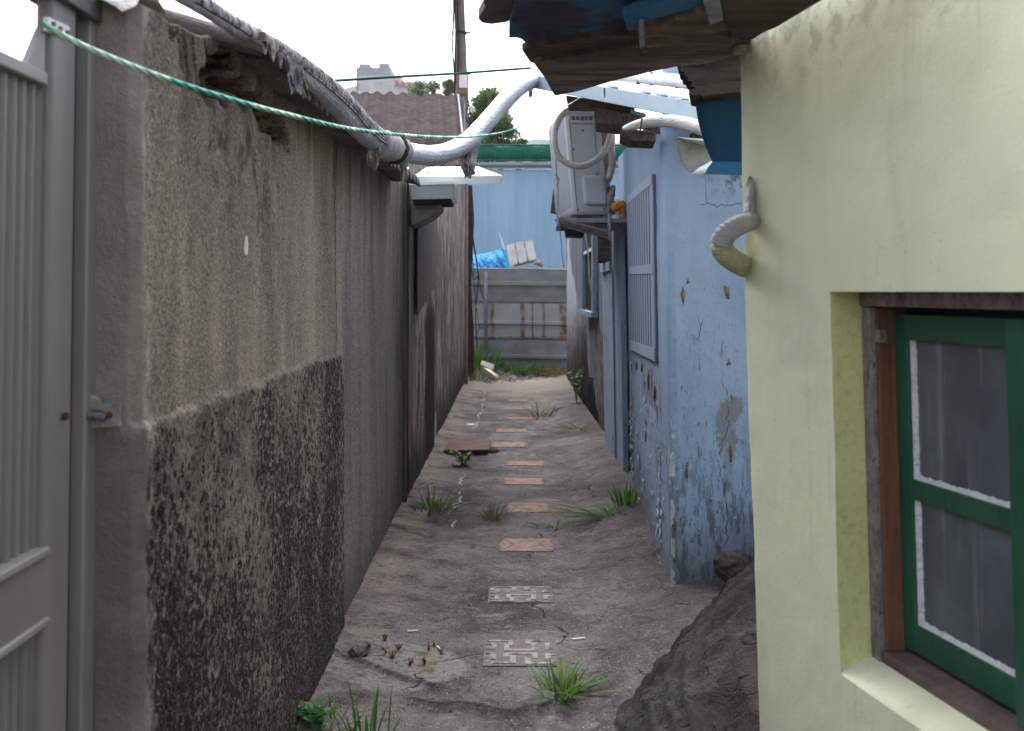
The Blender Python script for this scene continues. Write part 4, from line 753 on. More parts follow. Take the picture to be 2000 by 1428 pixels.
# ================================================================ pole with meter box
po = empty('utility_pole', (-.80, 15.6, 0), 'tall brown grey utility pole with a small meter box behind the brown roof', 'pole')
m_ = MB(); m_.tube([P(901, 570, 15.6)*(1, 1, 0), P(903, 240, 15.6), P(897, 0, 15.6), P(896, -120, 15.6)], [.10, .088, .078, .075], 20, smooth=4); obj('shaft', m_, POLE, po, smooth=True)
for y_ in (65, 145):
    m_ = MB(); c = P(900, y_, 15.6); m_.tube([c+(0, 0, -.02), c+(0, 0, .02)], .088, 18, smooth=1); m_.bar(c+(.08, -.03, 0), c+(.15, -.03, 0), .02, .025); obj('clamp_band', m_, CABLE, po)
for L_, r in (([(885, -40), (886, 40), (884, 90), (887, 140), (889, 190)], .013), ([(888, -40), (890, 60), (889, 120), (891, 200)], .014), ([(912, -40), (911, 30), (914, 60)], .009), ([(893, -30), (895, 100), (894, 190)], .014), ([(888, 20), (882, 50), (885, 80)], .007)):
    m_ = MB(); m_.tube([P(a, b, 15.48) for a, b in L_], r, 6); obj('cable', m_, CABLE, po, smooth=True)
bx = MB(); c = P(903, 165, 15.35); bx.box(c, (.18, .12, .31)); bxo = obj('meter_box', bx, worn('rusty_box', (.20, .11, .075), (.26, .15, .11), 8, 40), po, bevel=.008)
m_ = MB(); m_.box(P(905, 159, 15.28), (.125, .01, .19)); obj('meter_window', m_, PALLET, bxo)
m_ = MB(); m_.tube([P(892, 165, 15.3), P(892, 190, 15.3), P(905, 230, 15.3), P(908, 260, 15.3)], .012, 6); obj('conduit', m_, CLEAT, po, smooth=True)
m_ = MB(); m_.tube([P(912, 185, 15.2), P(915, 205, 15.2), P(909, 222, 15.2), P(914, 240, 15.2)], .014, 6); obj('cable', m_, CABLE, po, smooth=True)

# ================================================================ far building, hill, trees
fb = empty('tower_block', P(745, 200, 130)*(1, 1, 0), 'grey stepped tower block with orange lettering far behind the brown roof', 'building')
def bb(x0, y0, x1, y1, d, th, mat, name, par=fb, zb=None):
    a, b = P(x0, y0, d), P(x1, y1, d); m_ = MB(); z0 = b[2] if zb is None else zb; m_.box(((a[0]+b[0])/2, d+th/2, (a[2]+z0)/2), (b[0]-a[0], th, a[2]-z0)); return obj(name, m_, mat, par)
bb(696, 132, 763, 400, 133, 12, FARB, 'upper_tower'); bb(701, 125, 722, 133, 134, 8, FARB, 'roof_plant'); bb(740, 124, 759, 133, 134, 8, FARB, 'roof_plant'); bb(700, 148, 784, 400, 131, 12, FARB2, 'stair_block')
bb(728, 160, 819, 400, 130, 9, FARB2, 'main_block')
m_ = MB(); m_.slab([P(659, 176, 138)*(1, 1, 0), P(728, 176, 130)*(1, 1, 0), P(728, 159, 130), P(659, 176, 138)], (0, 5, 0)); obj('side_wing', m_, FARB2, fb)
for k in range(4):
    x = 771+k*12.; s_ = MB(); z = lambda a, b: P(a, b, 129.9)
    for (x0, y0, x1, y1) in ((0, 158, 8, 160), (1, 162, 8, 164), (3.5, 158, 5, 168), (0, 166, 8, 168)): s_.slab([z(x+x0, y0+k), z(x+x1, y0+k), z(x+x1, y1+k), z(x+x0, y1+k)], (0, -.2, 0))
    obj('orange_letter', s_, FARO, fb)
for a, b in ((692, 703), (708, 715)):
    s_ = MB(); s_.slab([P(a, 182, 129.), P(b, 177, 129.), P(b, 188, 129.), P(a, 188, 129.)], (0, .3, 0)); obj('window', s_, FARW, fb)
s_ = MB(); s_.tube([P(730, 146, 129.5), P(759, 125, 129.5)], .12, 6, smooth=1); obj('antenna', s_, CLEAT, fb)
m_ = MB(); xh = np.linspace(-60, 160, 90); yh = np.linspace(380, 520, 20); YH, XH = np.meshgrid(yh, xh, indexing='ij'); ZH = (66+8*fbm(XH*.02, YH*.02, 0, 4, 3)+2*fbm(XH*.3, YH*.3, 0, 3, 4))*sm(YH, 380, 430)*sm(-np.abs(XH-30), -110, -40)-1
m_.grid(np.stack((XH, YH, ZH), -1), flip=True); obj('hill', m_, HILL, kind='structure', origin=(0, 400, 0))
def tree(name, c, rx, rz, nl, lsz, trunk_z, label, seed, lobes=9, group='trees behind the roofs'):
    r = random.Random(seed); base = (c[0], c[1], -.09); e = empty(name, base, label, 'tree', group); mb = MB(); tk = MB()
    hub = np.array((c[0], c[1], trunk_z)); tk.tube([base, (c[0]+.1, c[1], trunk_z*.5), hub, np.array(c)+(0, 0, rz*.4)], [.035*rz+.08, .03*rz+.06, .03*rz+.03, .02], 8)
    L = []
    for i in range(lobes):
        a = r.uniform(0, 6.28); h = r.uniform(-.75, .85); q = math.sqrt(max(0, 1-h*h*.8))*r.uniform(.35, .8); p_ = np.array((c[0]+rx*q*math.cos(a), c[1]+rx*q*math.sin(a), c[2]+rz*h)); L.append((p_, r.uniform(.34, .56)*min(rx, rz)))
        tk.tube([hub, (hub+p_)/2+(0, 0, .1), p_], [.05, .03, .012], 5, smooth=3)
    for i in range(nl):
        p_, q = L[int(r.random()*lobes)]; v = np.array((r.gauss(0, 1), r.gauss(0, 1), r.gauss(0, .8))); v /= np.linalg.norm(v); s = p_+v*q*(r.random()**.4)*1.15
        a = np.array((r.gauss(0, 1), r.gauss(0, 1), r.gauss(0, .5))); a /= np.linalg.norm(a); b = np.cross(a, (r.gauss(0, 1), r.gauss(0, 1), r.gauss(0, 1))); b /= np.linalg.norm(b)+1e-9
        l = lsz*r.uniform(.6, 1.3); mb.add([s, s+a*l*.5+b*l*.3, s+a*l, s+a*l*.5-b*l*.3], [(0, 1, 2, 3)])
    obj('crown', mb, TREEL, e); obj('trunk', tk, BARK, e, smooth=True); return e
tree('broadleaf_tree', P(947, 236, 30), .62, 1.0, 7500, .12, 3.8, 'dark green tree rising behind the pole, tallest of those behind the roofs', 1, 14)
tree('broadleaf_tree', P(978, 262, 28), .42, .42, 3600, .10, 4.6, 'green tree with spiky side branches just right of the tallest tree', 2, 9)
tree('broadleaf_tree', P(1013, 280, 34), .40, .35, 1400, .09, 4.6, 'small pale tree above the green netting near the hill', 3, 7)
tree('broadleaf_tree', P(812, 182, 40), .5, .5, 1400, .11, 6, 'small tree top showing at the right corner of the far tower', 4, 7)
tree('broadleaf_tree', P(850, 186, 40), .9, .45, 2000, .11, 6, 'low tree top showing over the brown roof ridge left of the pole', 5, 9)
tree('broadleaf_tree', P(876, 178, 40), .32, .55, 1200, .10, 6, 'narrow tree top touching the left side of the pole', 6, 6)
m_ = MB()
# ================================================================ right: blue house
bh = empty('blue_house', (1.6, 6.6, 0), 'pale blue house with peeling paint and louvred grille on the right of the alley', 'house')
WX = lambda Y: .72+.0526*(Y-4.78)
path = [np.array((1.75, 4.99)), np.array((.765, 4.793)), np.array((.733, 4.805)), np.array((.7245, 4.85)), np.array((WX(8.75), 8.75)), np.array((WX(8.75)+.3, 8.78))]
def pline(path, s):
    L = [0]
    for a, b in zip(path, path[1:]): L.append(L[-1]+np.linalg.norm(b-a))
    L = np.array(L); return np.interp(s, L, [p[0] for p in path]), np.interp(s, L, [p[1] for p in path]), L
_, _, L = pline(path, 0)
ss = np.unique(np.concatenate([np.linspace(0, L[1], 170), np.linspace(L[1], L[3], 12), np.linspace(L[3], L[4], 260), np.linspace(L[4], L[5], 8)]))
XB, YB, _ = pline(path, ss); t = np.linspace(0, 1, 260)
nx_, ny_ = np.gradient(YB, ss), -np.gradient(XB, ss); nx_, ny_ = -nx_, -ny_   # towards the alley
XB2, TB = np.meshgrid(XB, t, indexing='ij'); YB2 = np.repeat(YB[:, None], len(t), 1)
ZTB = np.interp(YB2, [4.78, 5.4, 8.8], [2.24, 2.36, 2.6]); ZB = -.06+TB*(ZTB+.06)
sB = np.repeat(ss[:, None], len(t), 1)
dsp = .008*fbm(sB*2, ZB*1.5, 0, 4, 31)+.0025*fbm(sB*18, ZB*18, 0, 4, 32)+.008*sm(-np.abs(sB-L[1]-.02), -.05, 0)*fbm(sB*3, ZB*9, 0, 4, 35)
A_ = np.stack((XB2+np.sign(-1)*nx_[:, None]*0-dsp*(sB > L[2])-dsp*0+.016*(1.45-ZB), YB2-dsp*(sB <= L[2]), ZB), -1)
bw_ = MB(); bw_.grid(A_, flip=True)
def WP(Y, z, out=0): return np.array((WX(Y)-out+.016*(1.45-z), Y, z))
def SP(px, py, out=0):
    r = (px-1000)/2000; Y = (4.79+.2*(-.75))/(1-.2*r); p = P(px, py, Y-out); p[0] += 0; return p
# grille window
gw = MB(); zt0, zt1, zb0, zb1 = 2.055, 2.13, 1.095, 1.04; y0_, y1_ = 5.27, 7.35
def zt__(Y): return np.interp(Y, [y0_, y1_], [zt0, zt1])
def zb__(Y): return np.interp(Y, [y0_, y1_], [zb0, zb1])
gw.slab([WP(y0_, zb0, .010), WP(y1_, zb1, .010), WP(y1_, zt1, .010), WP(y0_, zt0, .010)], (.03, 0, 0)); g0 = obj('grille_window', gw, metal_paint('blue_grey_recess', (.10, .135, .20), None, .6, .3), bh)
n = 11
for k in range(n):
    ya = y0_+.10+(y1_-y0_-.16)*(k/(n))+.0; yb = ya+.095
    m_ = MB(); m_.slab([WP(ya, zb__(ya)+.02, .0115), WP(yb, zb__(yb)+.02, .0115), WP(yb, zt__(yb)-.02, .0115), WP(ya, zt__(ya)-.02, .0115)], (-.0035, 0, 0)); obj('bar', m_, GRILL, g0)
def wbar(name, Ya, za, Yb, zb, w_, o0, th, mat, par):
    m_ = MB(); m_.bar(WP(Ya, za, o0+th/2), WP(Yb, zb, o0+th/2), th, w_, up=(0, 0, 1) if abs(Ya-Yb) > abs(za-zb) else (0, 1, 0)); return obj(name, m_, mat, par)
wbar('frame', y0_+.02, zt0-.02, y1_, zt1-.02, .055, .0115, .006, GRILL, g0); wbar('frame', y0_+.02, zb0+.03, y1_, zb1+.03, .065, .0115, .006, GRILL, g0)
wbar('frame', y0_+.03, zb0+.063, y0_+.03, zt0-.05, .06, .0115, .006, GRILL, g0); wbar('frame', y1_-.03, zb1+.063, y1_-.03, zt1-.05, .06, .0115, .006, GRILL, g0)
wbar('cross_rail', y0_+.02, 1.57, y1_-.02, 1.60, .05, .0155, .004, GRILL, g0)
# raised, curling flakes of paint
fl = MB(); rr = random.Random(5)
def flake(p, u, v, n_, a, b):
    u, v, n_ = map(np.array, (u, v, n_)); pts = []
    for i in range(4):
        for j in range(3): pts.append(p+u*(j/2-.5)*a*(1-.25*i)+v*(-i/3)*b+n_*(.002+(i/3)**2*.5*b*.6))
    pts = np.array(pts).reshape(4, 3, 3); fl.sheet(pts, n_*.0012)
for i in range(210):
    if rr.random() < .9:
        Y = rr.choice([rr.gauss(7.5, .07), rr.gauss(7.5, .1), rr.gauss(5.3, .12), rr.uniform(5.0, 7.6), rr.gauss(6.6, .5)]); z = abs(rr.gauss(.1, .55))+.05
        if Y < 4.9 or Y > 8.6 or (y0_-.05 < Y < y1_+.05 and z > .98): continue
        flake(WP(Y, z, .004), (0, 1, 0), (0, rr.uniform(-.3, .3), rr.choice([-1, 1])), (-1, 0, 0), rr.uniform(.02, .09), rr.uniform(.01, .05))
    else:
        px_, py_ = rr.uniform(1310, 1450), rr.choice([rr.uniform(500, 900), rr.uniform(850, 1120)]); flake(SP(px_, py_, .004), (1, .2, 0), (rr.uniform(-.3, .3), 0, rr.choice([-1, 1])), (0, -1, 0), rr.uniform(.006, .016), rr.uniform(.004, .012))
for px_, py_, a, b in ((1344, 552, .035, .03), (1419, 545, .04, .05), (1418, 655, .03, .04), (1228, 0, 0, 0), (1432, 870, .03, .03), (1341, 905, .03, .05), (1444, 960, .05, .08), (1325, 990, .02, .06)):
    if 0: flake(SP(px_, py_, .004), (1, .2, 0), (.1, 0, -1), (0, -1, 0), a, b)
flake(WP(6.15, .66, .004), (0, 1, 0), (0, .1, -1), (-1, 0, 0), .12, .09)
hl = MB()
for pts in ([(1334, 558), (1338, 575), (1334, 597), (1329, 575)], [(1344, 543), (1347, 552), (1340, 555)], [(1413, 557), (1424, 562), (1424, 585), (1418, 582)], [(1322, 605), (1326, 640), (1322, 655), (1319, 625)], [(1423, 700), (1428, 712), (1418, 714)], [(1341, 905), (1345, 900), (1343, 935), (1339, 930)], [(1426, 870), (1431, 868), (1429, 905), (1425, 900)], [(1316, 1010), (1320, 1000), (1319, 1035), (1316, 1040)]):
    hl.slab([SP(a, b, .0) for a, b in pts], (0, -.006, 0))
for Y, z, a, b in ((6.15, .60, .06, .05), (5.9, .98, .10, .10), (5.5, .93, .05, .07), (6.9, .97, .12, .05), (6.4, .99, .08, .04)):
    hl.slab([WP(Y-a/2, z, -.01), WP(Y+a*.1, z-b, -.01), WP(Y+a/2, z-b*.2, -.01), WP(Y+a*.2, z+b*.4, -.01)], (-.016, 0, 0))
bw_.add(fl.v, fl.f, 1); bw_.add(hl.v, hl.f, 2)
obj('wall', bw_, [BLUE, worn('lifted_blue_paint', (.30, .38, .50), (.40, .47, .57), 9, 60, .6), worn('bare_render', (.13, .10, .085), (.22, .18, .15), 20, 70, .95)], bh, smooth=True)
# timber boards and door boards beyond the grille
def box_(name, x0, x1, y0, y1, z0, z1, mat, par, lean=.016, bev=.003):
    m_ = MB(); o = lambda z: lean*(1.45-z); m_.hexa([(x0+o(z0), y0, z0), (x1+o(z0), y0, z0), (x1+o(z0), y1, z0), (x0+o(z0), y1, z0)], [(x0+o(z1), y0, z1), (x1+o(z1), y0, z1), (x1+o(z1), y1, z1), (x0+o(z1), y1, z1)])
    return obj(name, m_, mat, par, bevel=bev)
box_('corner_board', .82, .86, 7.74, 7.98, 0, 2.14, BWOOD, bh); box_('corner_board', .83, .88, 8.06, 8.30, 0.03, 2.1, BWOOD, bh); box_('door_board', .815, .86, 8.34, 8.80, .03, 1.62, BWOOD, bh); box_('door_board', .825, .87, 8.83, 9.35, .03, 1.98, BWOOD, bh)
box_('door_rail', .80, .825, 8.4, 9.3, 1.62, 1.70, BWOOD, bh); box_('rotten_post', .745, .86, 8.82, 8.98, 1.7, 2.95, WOODD, bh); box_('gap_shade_strip', .84, .9, 8.03, 8.06, 0, 2.1, DARK, bh)  # last box: dark strip standing for the shade between the boards
m_ = MB(); yy = 1/np.linspace(1/9.36, 1/16.85, 130); zz = np.linspace(0, 1, 90); YQ, TQ = np.meshgrid(yy, zz, indexing='ij'); ZQ = TQ*2.42-.05
m_.grid(np.stack((.872+.006*(YQ-9.3)+.012*fbm(YQ*1.2, ZQ*1.2, 0, 4, 5)+.016*(1.45-ZQ), YQ, ZQ), -1), flip=True); m_.box((1.15, 13.1, 1.15), (.5, 7.4, 2.3)); obj('rear_wall', m_, BLUEF, bh, smooth=True)
box_('end_post', .905, .96, 16.87, 16.95, 0, 2.45, worn('brown_edge_wood', (.20, .16, .13), (.26, .22, .18), 6, 50), bh)
w2 = MB(); w2.slab([(.864, 10.55, 1.26), (.872, 12.05, 1.26), (.866, 12.05, 2.12), (.858, 10.55, 2.12)], (-.004, 0, 0)); w2o = obj('side_window', w2, DARK, bh)
for y_, z0, z1, wd in ((10.50, 1.22, 2.12, .14), (12.05, 1.22, 2.12, .1)): m_ = MB(); m_.box((.845, y_, (z0+z1)/2), (.05, wd, z1-z0)); obj('frame', m_, BWOOD, w2o)
m_ = MB(); m_.box((.835, 11.25, 1.215), (.07, 1.75, .05)); obj('sill', m_, BWOOD, w2o)
m_ = MB(); m_.box((.85, 11.3, 1.90), (.025, 1.45, .035)); obj('bar', m_, PALLET, w2o)
# loose white cord hanging by that window
m_ = MB(); m_.tube([P(1144, 460, 9.8), P(1149, 500, 9.8), P(1152, 550, 9.8), P(1161, 586, 9.8)], .008, 6); obj('cord', m_, YTAPE, smooth=True, label='thin white cord hanging in front of the small dark side window', cat='cord')
# roof slab with fascia
RA, RB, RD, RC = P(1043, 149, 5.9), P(1450, 217, 4.25), P(1450, 174, 7.6), P(1075, 152, 8.6)
m_ = MB(); m_.slab([RA, RB, RD, RC], (0, 0, -.03)); obj('roof', m_, ROOFW, bh)
dn_ = np.array((0, 0, -1.)); m_ = MB(); m_.slab([RA+(0, -.006, .003), RB+(0, -.006, .003), RB+(0, -.006, -.078), RA+(0, -.006, -.072)], (0, -.012, 0)); m_.slab([RA+(-.006, 0, .003), RC+(-.006, 0, .0), RC+(-.006, 0, -.07), RA+(-.006, 0, -.07)], (-.01, 0, 0)); obj('fascia', m_, FASC, bh, bevel=.003)
for a, b, c in ((1195, 182, 5.5), (1278, 174, 5.9), (1290, 188, 4.95), (1316, 186, 5.2), (1258, 180, 5.3), (1330, 200, 4.7)):
    # screw caps on the sheet
    t_ = np.clip((c-4.25)/4, 0, 1); c0 = P(a, b, c); nrm = np.cross(RB-RA, RC-RA); c0[2] = RA[2]-((c0[0]-RA[0])*nrm[0]+(c0[1]-RA[1])*nrm[1])/nrm[2]
    m_ = MB(); m_.tube([c0, c0+(0, 0, .012), c0+(0, 0, .022)], [.042, .032, .004], 8, smooth=1, rn=lambda i, k: .8+.4*cr[i, k]); obj('screw_cap', m_, CLEAT, bh)
def hx(name, q, d, off, mat, par=bh, bev=.004): m_ = MB(); m_.slab([P(a, b, d if np.isscalar(d) else d[i]) for i, (a, b) in enumerate(q)], off); return obj(name, m_, mat, par, bevel=bev)
hx('eave_beam', [(1160, 209), (1232, 222), (1232, 246), (1163, 240)], [5.85, 5.5, 5.5, 5.85], (.03, .35, 0), WOODD); hx('eave_board', [(1106, 186), (1240, 207), (1240, 228), (1165, 215), (1112, 214)], [6.3, 5.9, 5.9, 6.1, 6.3], (0, .06, 0), RUST)
hx('eave_board', [(1228, 221), (1440, 262), (1440, 292), (1300, 262), (1228, 240)], [5.3, 4.62, 4.62, 4.9, 5.3], (0, .05, 0), WOODD)
hx('eave_beam', [(1212, 250), (1281, 257), (1281, 276), (1232, 275), (1212, 266)], [4.9, 4.72, 4.72, 4.9, 4.95], (.02, .25, 0), WOODD)
hx('soffit_board', [(1233, 214), (1262, 222), (1262, 252), (1233, 250)], 5.6, (0, .03, 0), FASC)
m_ = MB(); m_.tube([P(1220, 251, 4.8), P(1240, 245, 4.7), P(1270, 238, 4.62), (P(1310, 237, 4.52)), P(1345, 243, 4.42), P(1385, 256, 4.3), P(1440, 276, 4.2)], [.012, .02, .025, .028, .029, .029, .029], 14, smooth=10, rn=lambda i, k: 1+.07*((i/3.3+k/14) % 1)); obj('lagged_pipe', m_, WTAPE, smooth=True, label='white taped pipe running under the blue house eave beside the rotten beam', cat='pipe')
for a, b, c in ((1250, 208, 5.0), (1265, 232, 4.9)):
    pass
m_ = MB(); m_.tube([P(1255, 220, 4.62), P(1252, 245, 4.58), P(1246, 277, 4.6)], .004, 6); obj('tie_wire', m_, CABLE, bh, smooth=True)
for a in (1266, 1181, 1186):
    m_ = MB(); m_.tube([P(a, 172 if a < 1200 else 186, 5.2 if a < 1200 else 4.86), P(a+1, 190 if a < 1200 else 203, 5.2 if a < 1200 else 4.86)], .006, 5); obj('tie_wire', m_, CABLE, bh)
# silver pipe and blue tank beyond that roof
m_ = MB(); m_.tube([P(1195, 151, 7.2), P(1225, 150, 7.1), P(1270, 154, 6.9), P(1310, 157, 6.7), P(1350, 162, 6.5), P(1420, 170, 6.3)], [.03, .035, .04, .042, .042, .04], 14, smooth=8, rn=lambda i, k: 1+.06*cr[i, k]); rpz = obj('roof_pipe', m_, SILVER, smooth=True, label='silver wrapped pipe lying across the white roof of the blue house', cat='pipe')
for a, b, d in ((1273, 154, 6.88), (1323, 159, 6.65), (1247, 152, 7.0)):
    m_ = MB(); c = P(a, b, d); m_.tube([c+(-.012, 0, .0), c+(.012, 0, 0)], .047, 12, smooth=1); obj('binding_band', m_, CABLE, rpz)
m_ = MB(); a, b = P(1297, 133, 14), P(1345, 152, 14); m_.tube([(( a[0]+b[0])/2, 14, b[2]-.5), ((a[0]+b[0])/2, 14, a[2]-.02), ((a[0]+b[0])/2, 14, a[2]+.03)], [.2, .2, .12], 20, smooth=1); m_.box(((a[0]+b[0])/2, 14.3, 1.5), (.5, .5, 3.2)); obj('rooftop_tank', m_, metal_paint('pale_blue_tank', (.40, .52, .66), None, .5, .2), label='pale blue rooftop tank just showing behind the silver roof pipe', cat='tank', bevel=.01)

# ================================================================ outdoor unit on its shelf
ac = empty('air_conditioner', (.55, 8.05, 2.03), 'grey white outdoor air conditioner unit on a wooden shelf high on the blue house', 'air conditioner')
def AC(a, b, c): return np.array((.46, 7.7, 2.03))+a*np.array((.27, 0, 0))+b*np.array((-.095, .7, 0))+c*np.array((-.07, 0, .79))
m_ = MB(); m_.hexa([AC(0, 0, 0), AC(1, 0, 0), AC(1, 1, 0), AC(0, 1, 0)], [AC(0, 0, 1), AC(1, 0, 1), AC(1, 1, 1), AC(0, 1, 1)]); obj('casing', m_, PLAST, ac, bevel=.028)
def side(name, a0, a1, c0, c1, th, mat, par=ac, bev=0, off=0): m_ = MB(); m_.slab([AC(a0, 0, c0)-(0, off, 0), AC(a1, 0, c0)-(0, off, 0), AC(a1, 0, c1)-(0, off, 0), AC(a0, 0, c1)-(0, off, 0)], (0, -th, 0)); return obj(name, m_, mat, par, bevel=bev)
side('side_panel', .17, .97, .03, .86, .006, PLAST, bev=.002); side('seam', .12, .135, .01, .90, .003, PLASTD); side('seam', .80, .81, .36, .86, .002, PLASTD, off=.0055); side('top_trim', .06, .95, .955, .985, .006, PLAST, bev=.003)
hd = side('handle_slot', .16, .80, .885, .94, .003, PLASTD)
for k in range(6): side('slot_rib', .17+k*.12, .20+k*.12, .885, .94, .008, PLAST, hd)
side('handle_lip', .14, .83, .868, .893, .03, PLAST, hd, .006); side('handle_lip', .14, .83, .936, .95, .012, PLAST, hd, .003)
side('valve_cover', .32, .96, .09, .37, .055, PLAST, bev=.022)
for a, c in ((.47, .80), (.17, .62), (.75, .38), (.14, .045), (.88, .05), (.93, .82)): m_ = MB(); q = AC(a, 0, c)-(0, .006, 0); m_.tube([q, q-(0, .005, 0)], .009, 8); obj('screw', m_, SCREW, ac)
# front grille, seen edge-on
m_ = MB()
for k in range(22):
    b = .07+k*.04; m_.slab([AC(0, b, .08)-(.006, 0, 0), AC(0, b+.012, .08)-(.006, 0, 0), AC(0, b+.012, .92)-(.006, 0, 0), AC(0, b, .92)-(.006, 0, 0)], (-.004, 0, 0))
obj('front_grille', m_, PLAST, ac)
for a in (.1, .8): m_ = MB(); m_.box(AC(a, .15, -.015), (.05, .12, .025)); m_.box(AC(a, .85, -.015), (.05, .12, .025)); obj('foot', m_, PLASTD, ac)
sh = empty('wall_shelf', (.6, 8.0, 1.98), 'grey slatted timber shelf with brackets carrying the air conditioner', 'shelf')
for k in range(7): m_ = MB(); y_ = 7.46+k*.16; m_.hexa([(.335+.005*k, y_, 1.955), (.86, y_, 1.955), (.86, y_+.13, 1.955), (.335+.005*k, y_+.13, 1.955)], [(.335+.005*k, y_, 1.985), (.86, y_, 1.985), (.86, y_+.13, 1.985), (.335+.005*k, y_+.13, 1.985)]); obj('slat', m_, CLEAT, sh, bevel=.002)
for k, (dz_, dy) in enumerate(((0, 0), (-.022, .03), (-.044, .06))): m_ = MB(); m_.bar(P(1092, 428, 7.42+dy)+(0, 0, dz_), P(1186, 452, 7.42+dy)+(0, 0, dz_), .04, .017); obj('brace', m_, GREYW, sh)
hx('bracket', [(1084, 428), (1104, 424), (1112, 448), (1098, 450)], 7.6, (0, .05, 0), WOODD, sh); hx('bracket', [(1106, 447), (1142, 452), (1140, 463), (1108, 460)], 8.1, (0, .3, 0), WOODD, sh); hx('bracket', [(1160, 424), (1190, 424), (1190, 438), (1160, 436)], 7.5, (0, .05, .0), PLASTD, sh); hx('bracket', [(1188, 418), (1193, 418), (1193, 470), (1188, 468)], 7.42, (0, .04, 0), CLEAT, sh)
hx('hanging_board', [(1083, 350), (1091, 340), (1093, 420), (1075, 416)], 8.55, (0, .03, 0), WOODD, sh)
m_ = MB(); m_.tube([P(1084, 262, 7.5), P(1086, 330, 7.5), P(1090, 380, 7.5), P(1088, 425, 7.5), P(1094, 440, 7.45)], .006, 6); m_.tube([P(1092, 440, 7.45), P(1096, 470, 7.5), P(1098, 500, 7.5), P(1102, 524, 7.5)], .0035, 5); m_.tube([P(1084, 340, 7.45), P(1091, 350, 7.45), P(1087, 362, 7.45)], .006, 5); obj('lashing_rope', m_, ROPEG, smooth=True, label='thin frayed string lashed round the front of the air conditioner', cat='string')
ho = empty('insulated_hose', P(1140, 324, 7.4), 'white taped hose looping in front of the air conditioner', 'hose')
m_ = MB(); m_.tube([P(a, b, d) for a, b, d in ((1162, 226, 7.75), (1150, 214, 7.6), (1128, 211, 7.5), (1102, 221, 7.45), (1086, 246, 7.42), (1083, 275, 7.4), (1089, 302, 7.4), (1108, 319, 7.4), (1134, 325, 7.4), (1160, 316, 7.42), (1178, 299, 7.5), (1191, 270, 7.6), (1195, 245, 7.8))], .0235, 14, smooth=10, rn=lambda i, k: 1+.06*((i/3.3+k/14) % 1)); obj('hose_loop', m_, WTAPE, ho, smooth=True)
m_ = MB(); m_.tube([P(a, b, d) for a, b, d in ((1182, 240, 7.95), (1194, 262, 7.8), (1194, 292, 7.75), (1196, 318, 7.7), (1190, 345, 7.7), (1181, 362, 7.75))], .026, 14, smooth=10, rn=lambda i, k: 1+.07*((i/3.3+k/14) % 1)); obj('hose_tail', m_, WTAPE, ho, smooth=True)
def blob(mb, c, r, seed, n=14, m=10, amp=.35):
    th = np.linspace(0, 2*math.pi, n+1); ph = np.linspace(.001, math.pi-.001, m); TH, PH = np.meshgrid(th, ph, indexing='ij'); x = np.cos(TH)*np.sin(PH); y = np.sin(TH)*np.sin(PH); z = np.cos(PH)
    q = 1+amp*fbm(x*1.6+seed, y*1.6, z*1.6, 4, seed); mb.grid(np.stack((c[0]+r[0]*x*q, c[1]+r[1]*y*q, c[2]+r[2]*z*q), -1), flip=True)
m_ = MB()
for a, b, r in ((1203, 405, .035), (1209, 402, .032), (1215, 402, .034), (1216, 413, .026), (1217, 421, .024), (1217, 428, .018)): blob(m_, P(a, b, 7.58), (r, r, r), a, amp=.5)
obj('foam_seal', m_, FOAM, smooth=True, label='bright orange expanding foam lump stuck on the blue wall beside the grille', cat='foam')
m_ = MB()
for a, b, r in ((1193, 380, .05), (1190, 395, .05), (1196, 405, .04), (1190, 410, .035)): blob(m_, P(a, b, 7.7), (r*.7, r, r*1.3), a, amp=.9)
obj('cloth_wad', m_, RAG, smooth=True, label='grey cloth wad stuffed beside the shelf, left of the orange foam', cat='cloth')

# broken gutter and blue sheets behind the yellow house
pr0 = [(1323, 269), (1326, 290), (1334, 312), (1347, 332), (1356, 338)]; pr1 = [(1400, 275), (1402, 292), (1404, 310), (1408, 326), (1412, 334)]
A_ = np.array([[P(*a, 3.95)*(1-t_)+P(*b, 4.05)*t_+np.array((0, .05*math.sin(i/4*math.pi), 0)) for t_ in np.linspace(0, 1, 8)] for i, (a, b) in enumerate(zip(pr0, pr1))]); m_ = MB(); m_.sheet(A_, (0, .004, 0)); gu = obj('broken_gutter', m_, GUTT, smooth=True, label='bent grey end of gutter below the dark blue sheet at the yellow corner', cat='gutter')
A_ = np.array([[P(1352, 339, 3.93), P(1366, 343, 3.9)], [P(1366, 327, 3.93), P(1382, 335, 3.88)], [P(1382, 319, 3.93), P(1392, 324, 3.88)], [P(1394, 312, 3.93), P(1397, 314, 3.9)]]); m_ = MB(); m_.sheet(A_, (0, .003, .001)); obj('curled_lip', m_, AWN, gu, smooth=True)
m_ = MB(); m_.slab([P(1324, 268, 3.94), P(1400, 273, 3.94), P(1400, 278, 3.94), P(1345, 272, 3.94)], (0, .1, .0)); obj('top_edge', m_, AWN, gu)

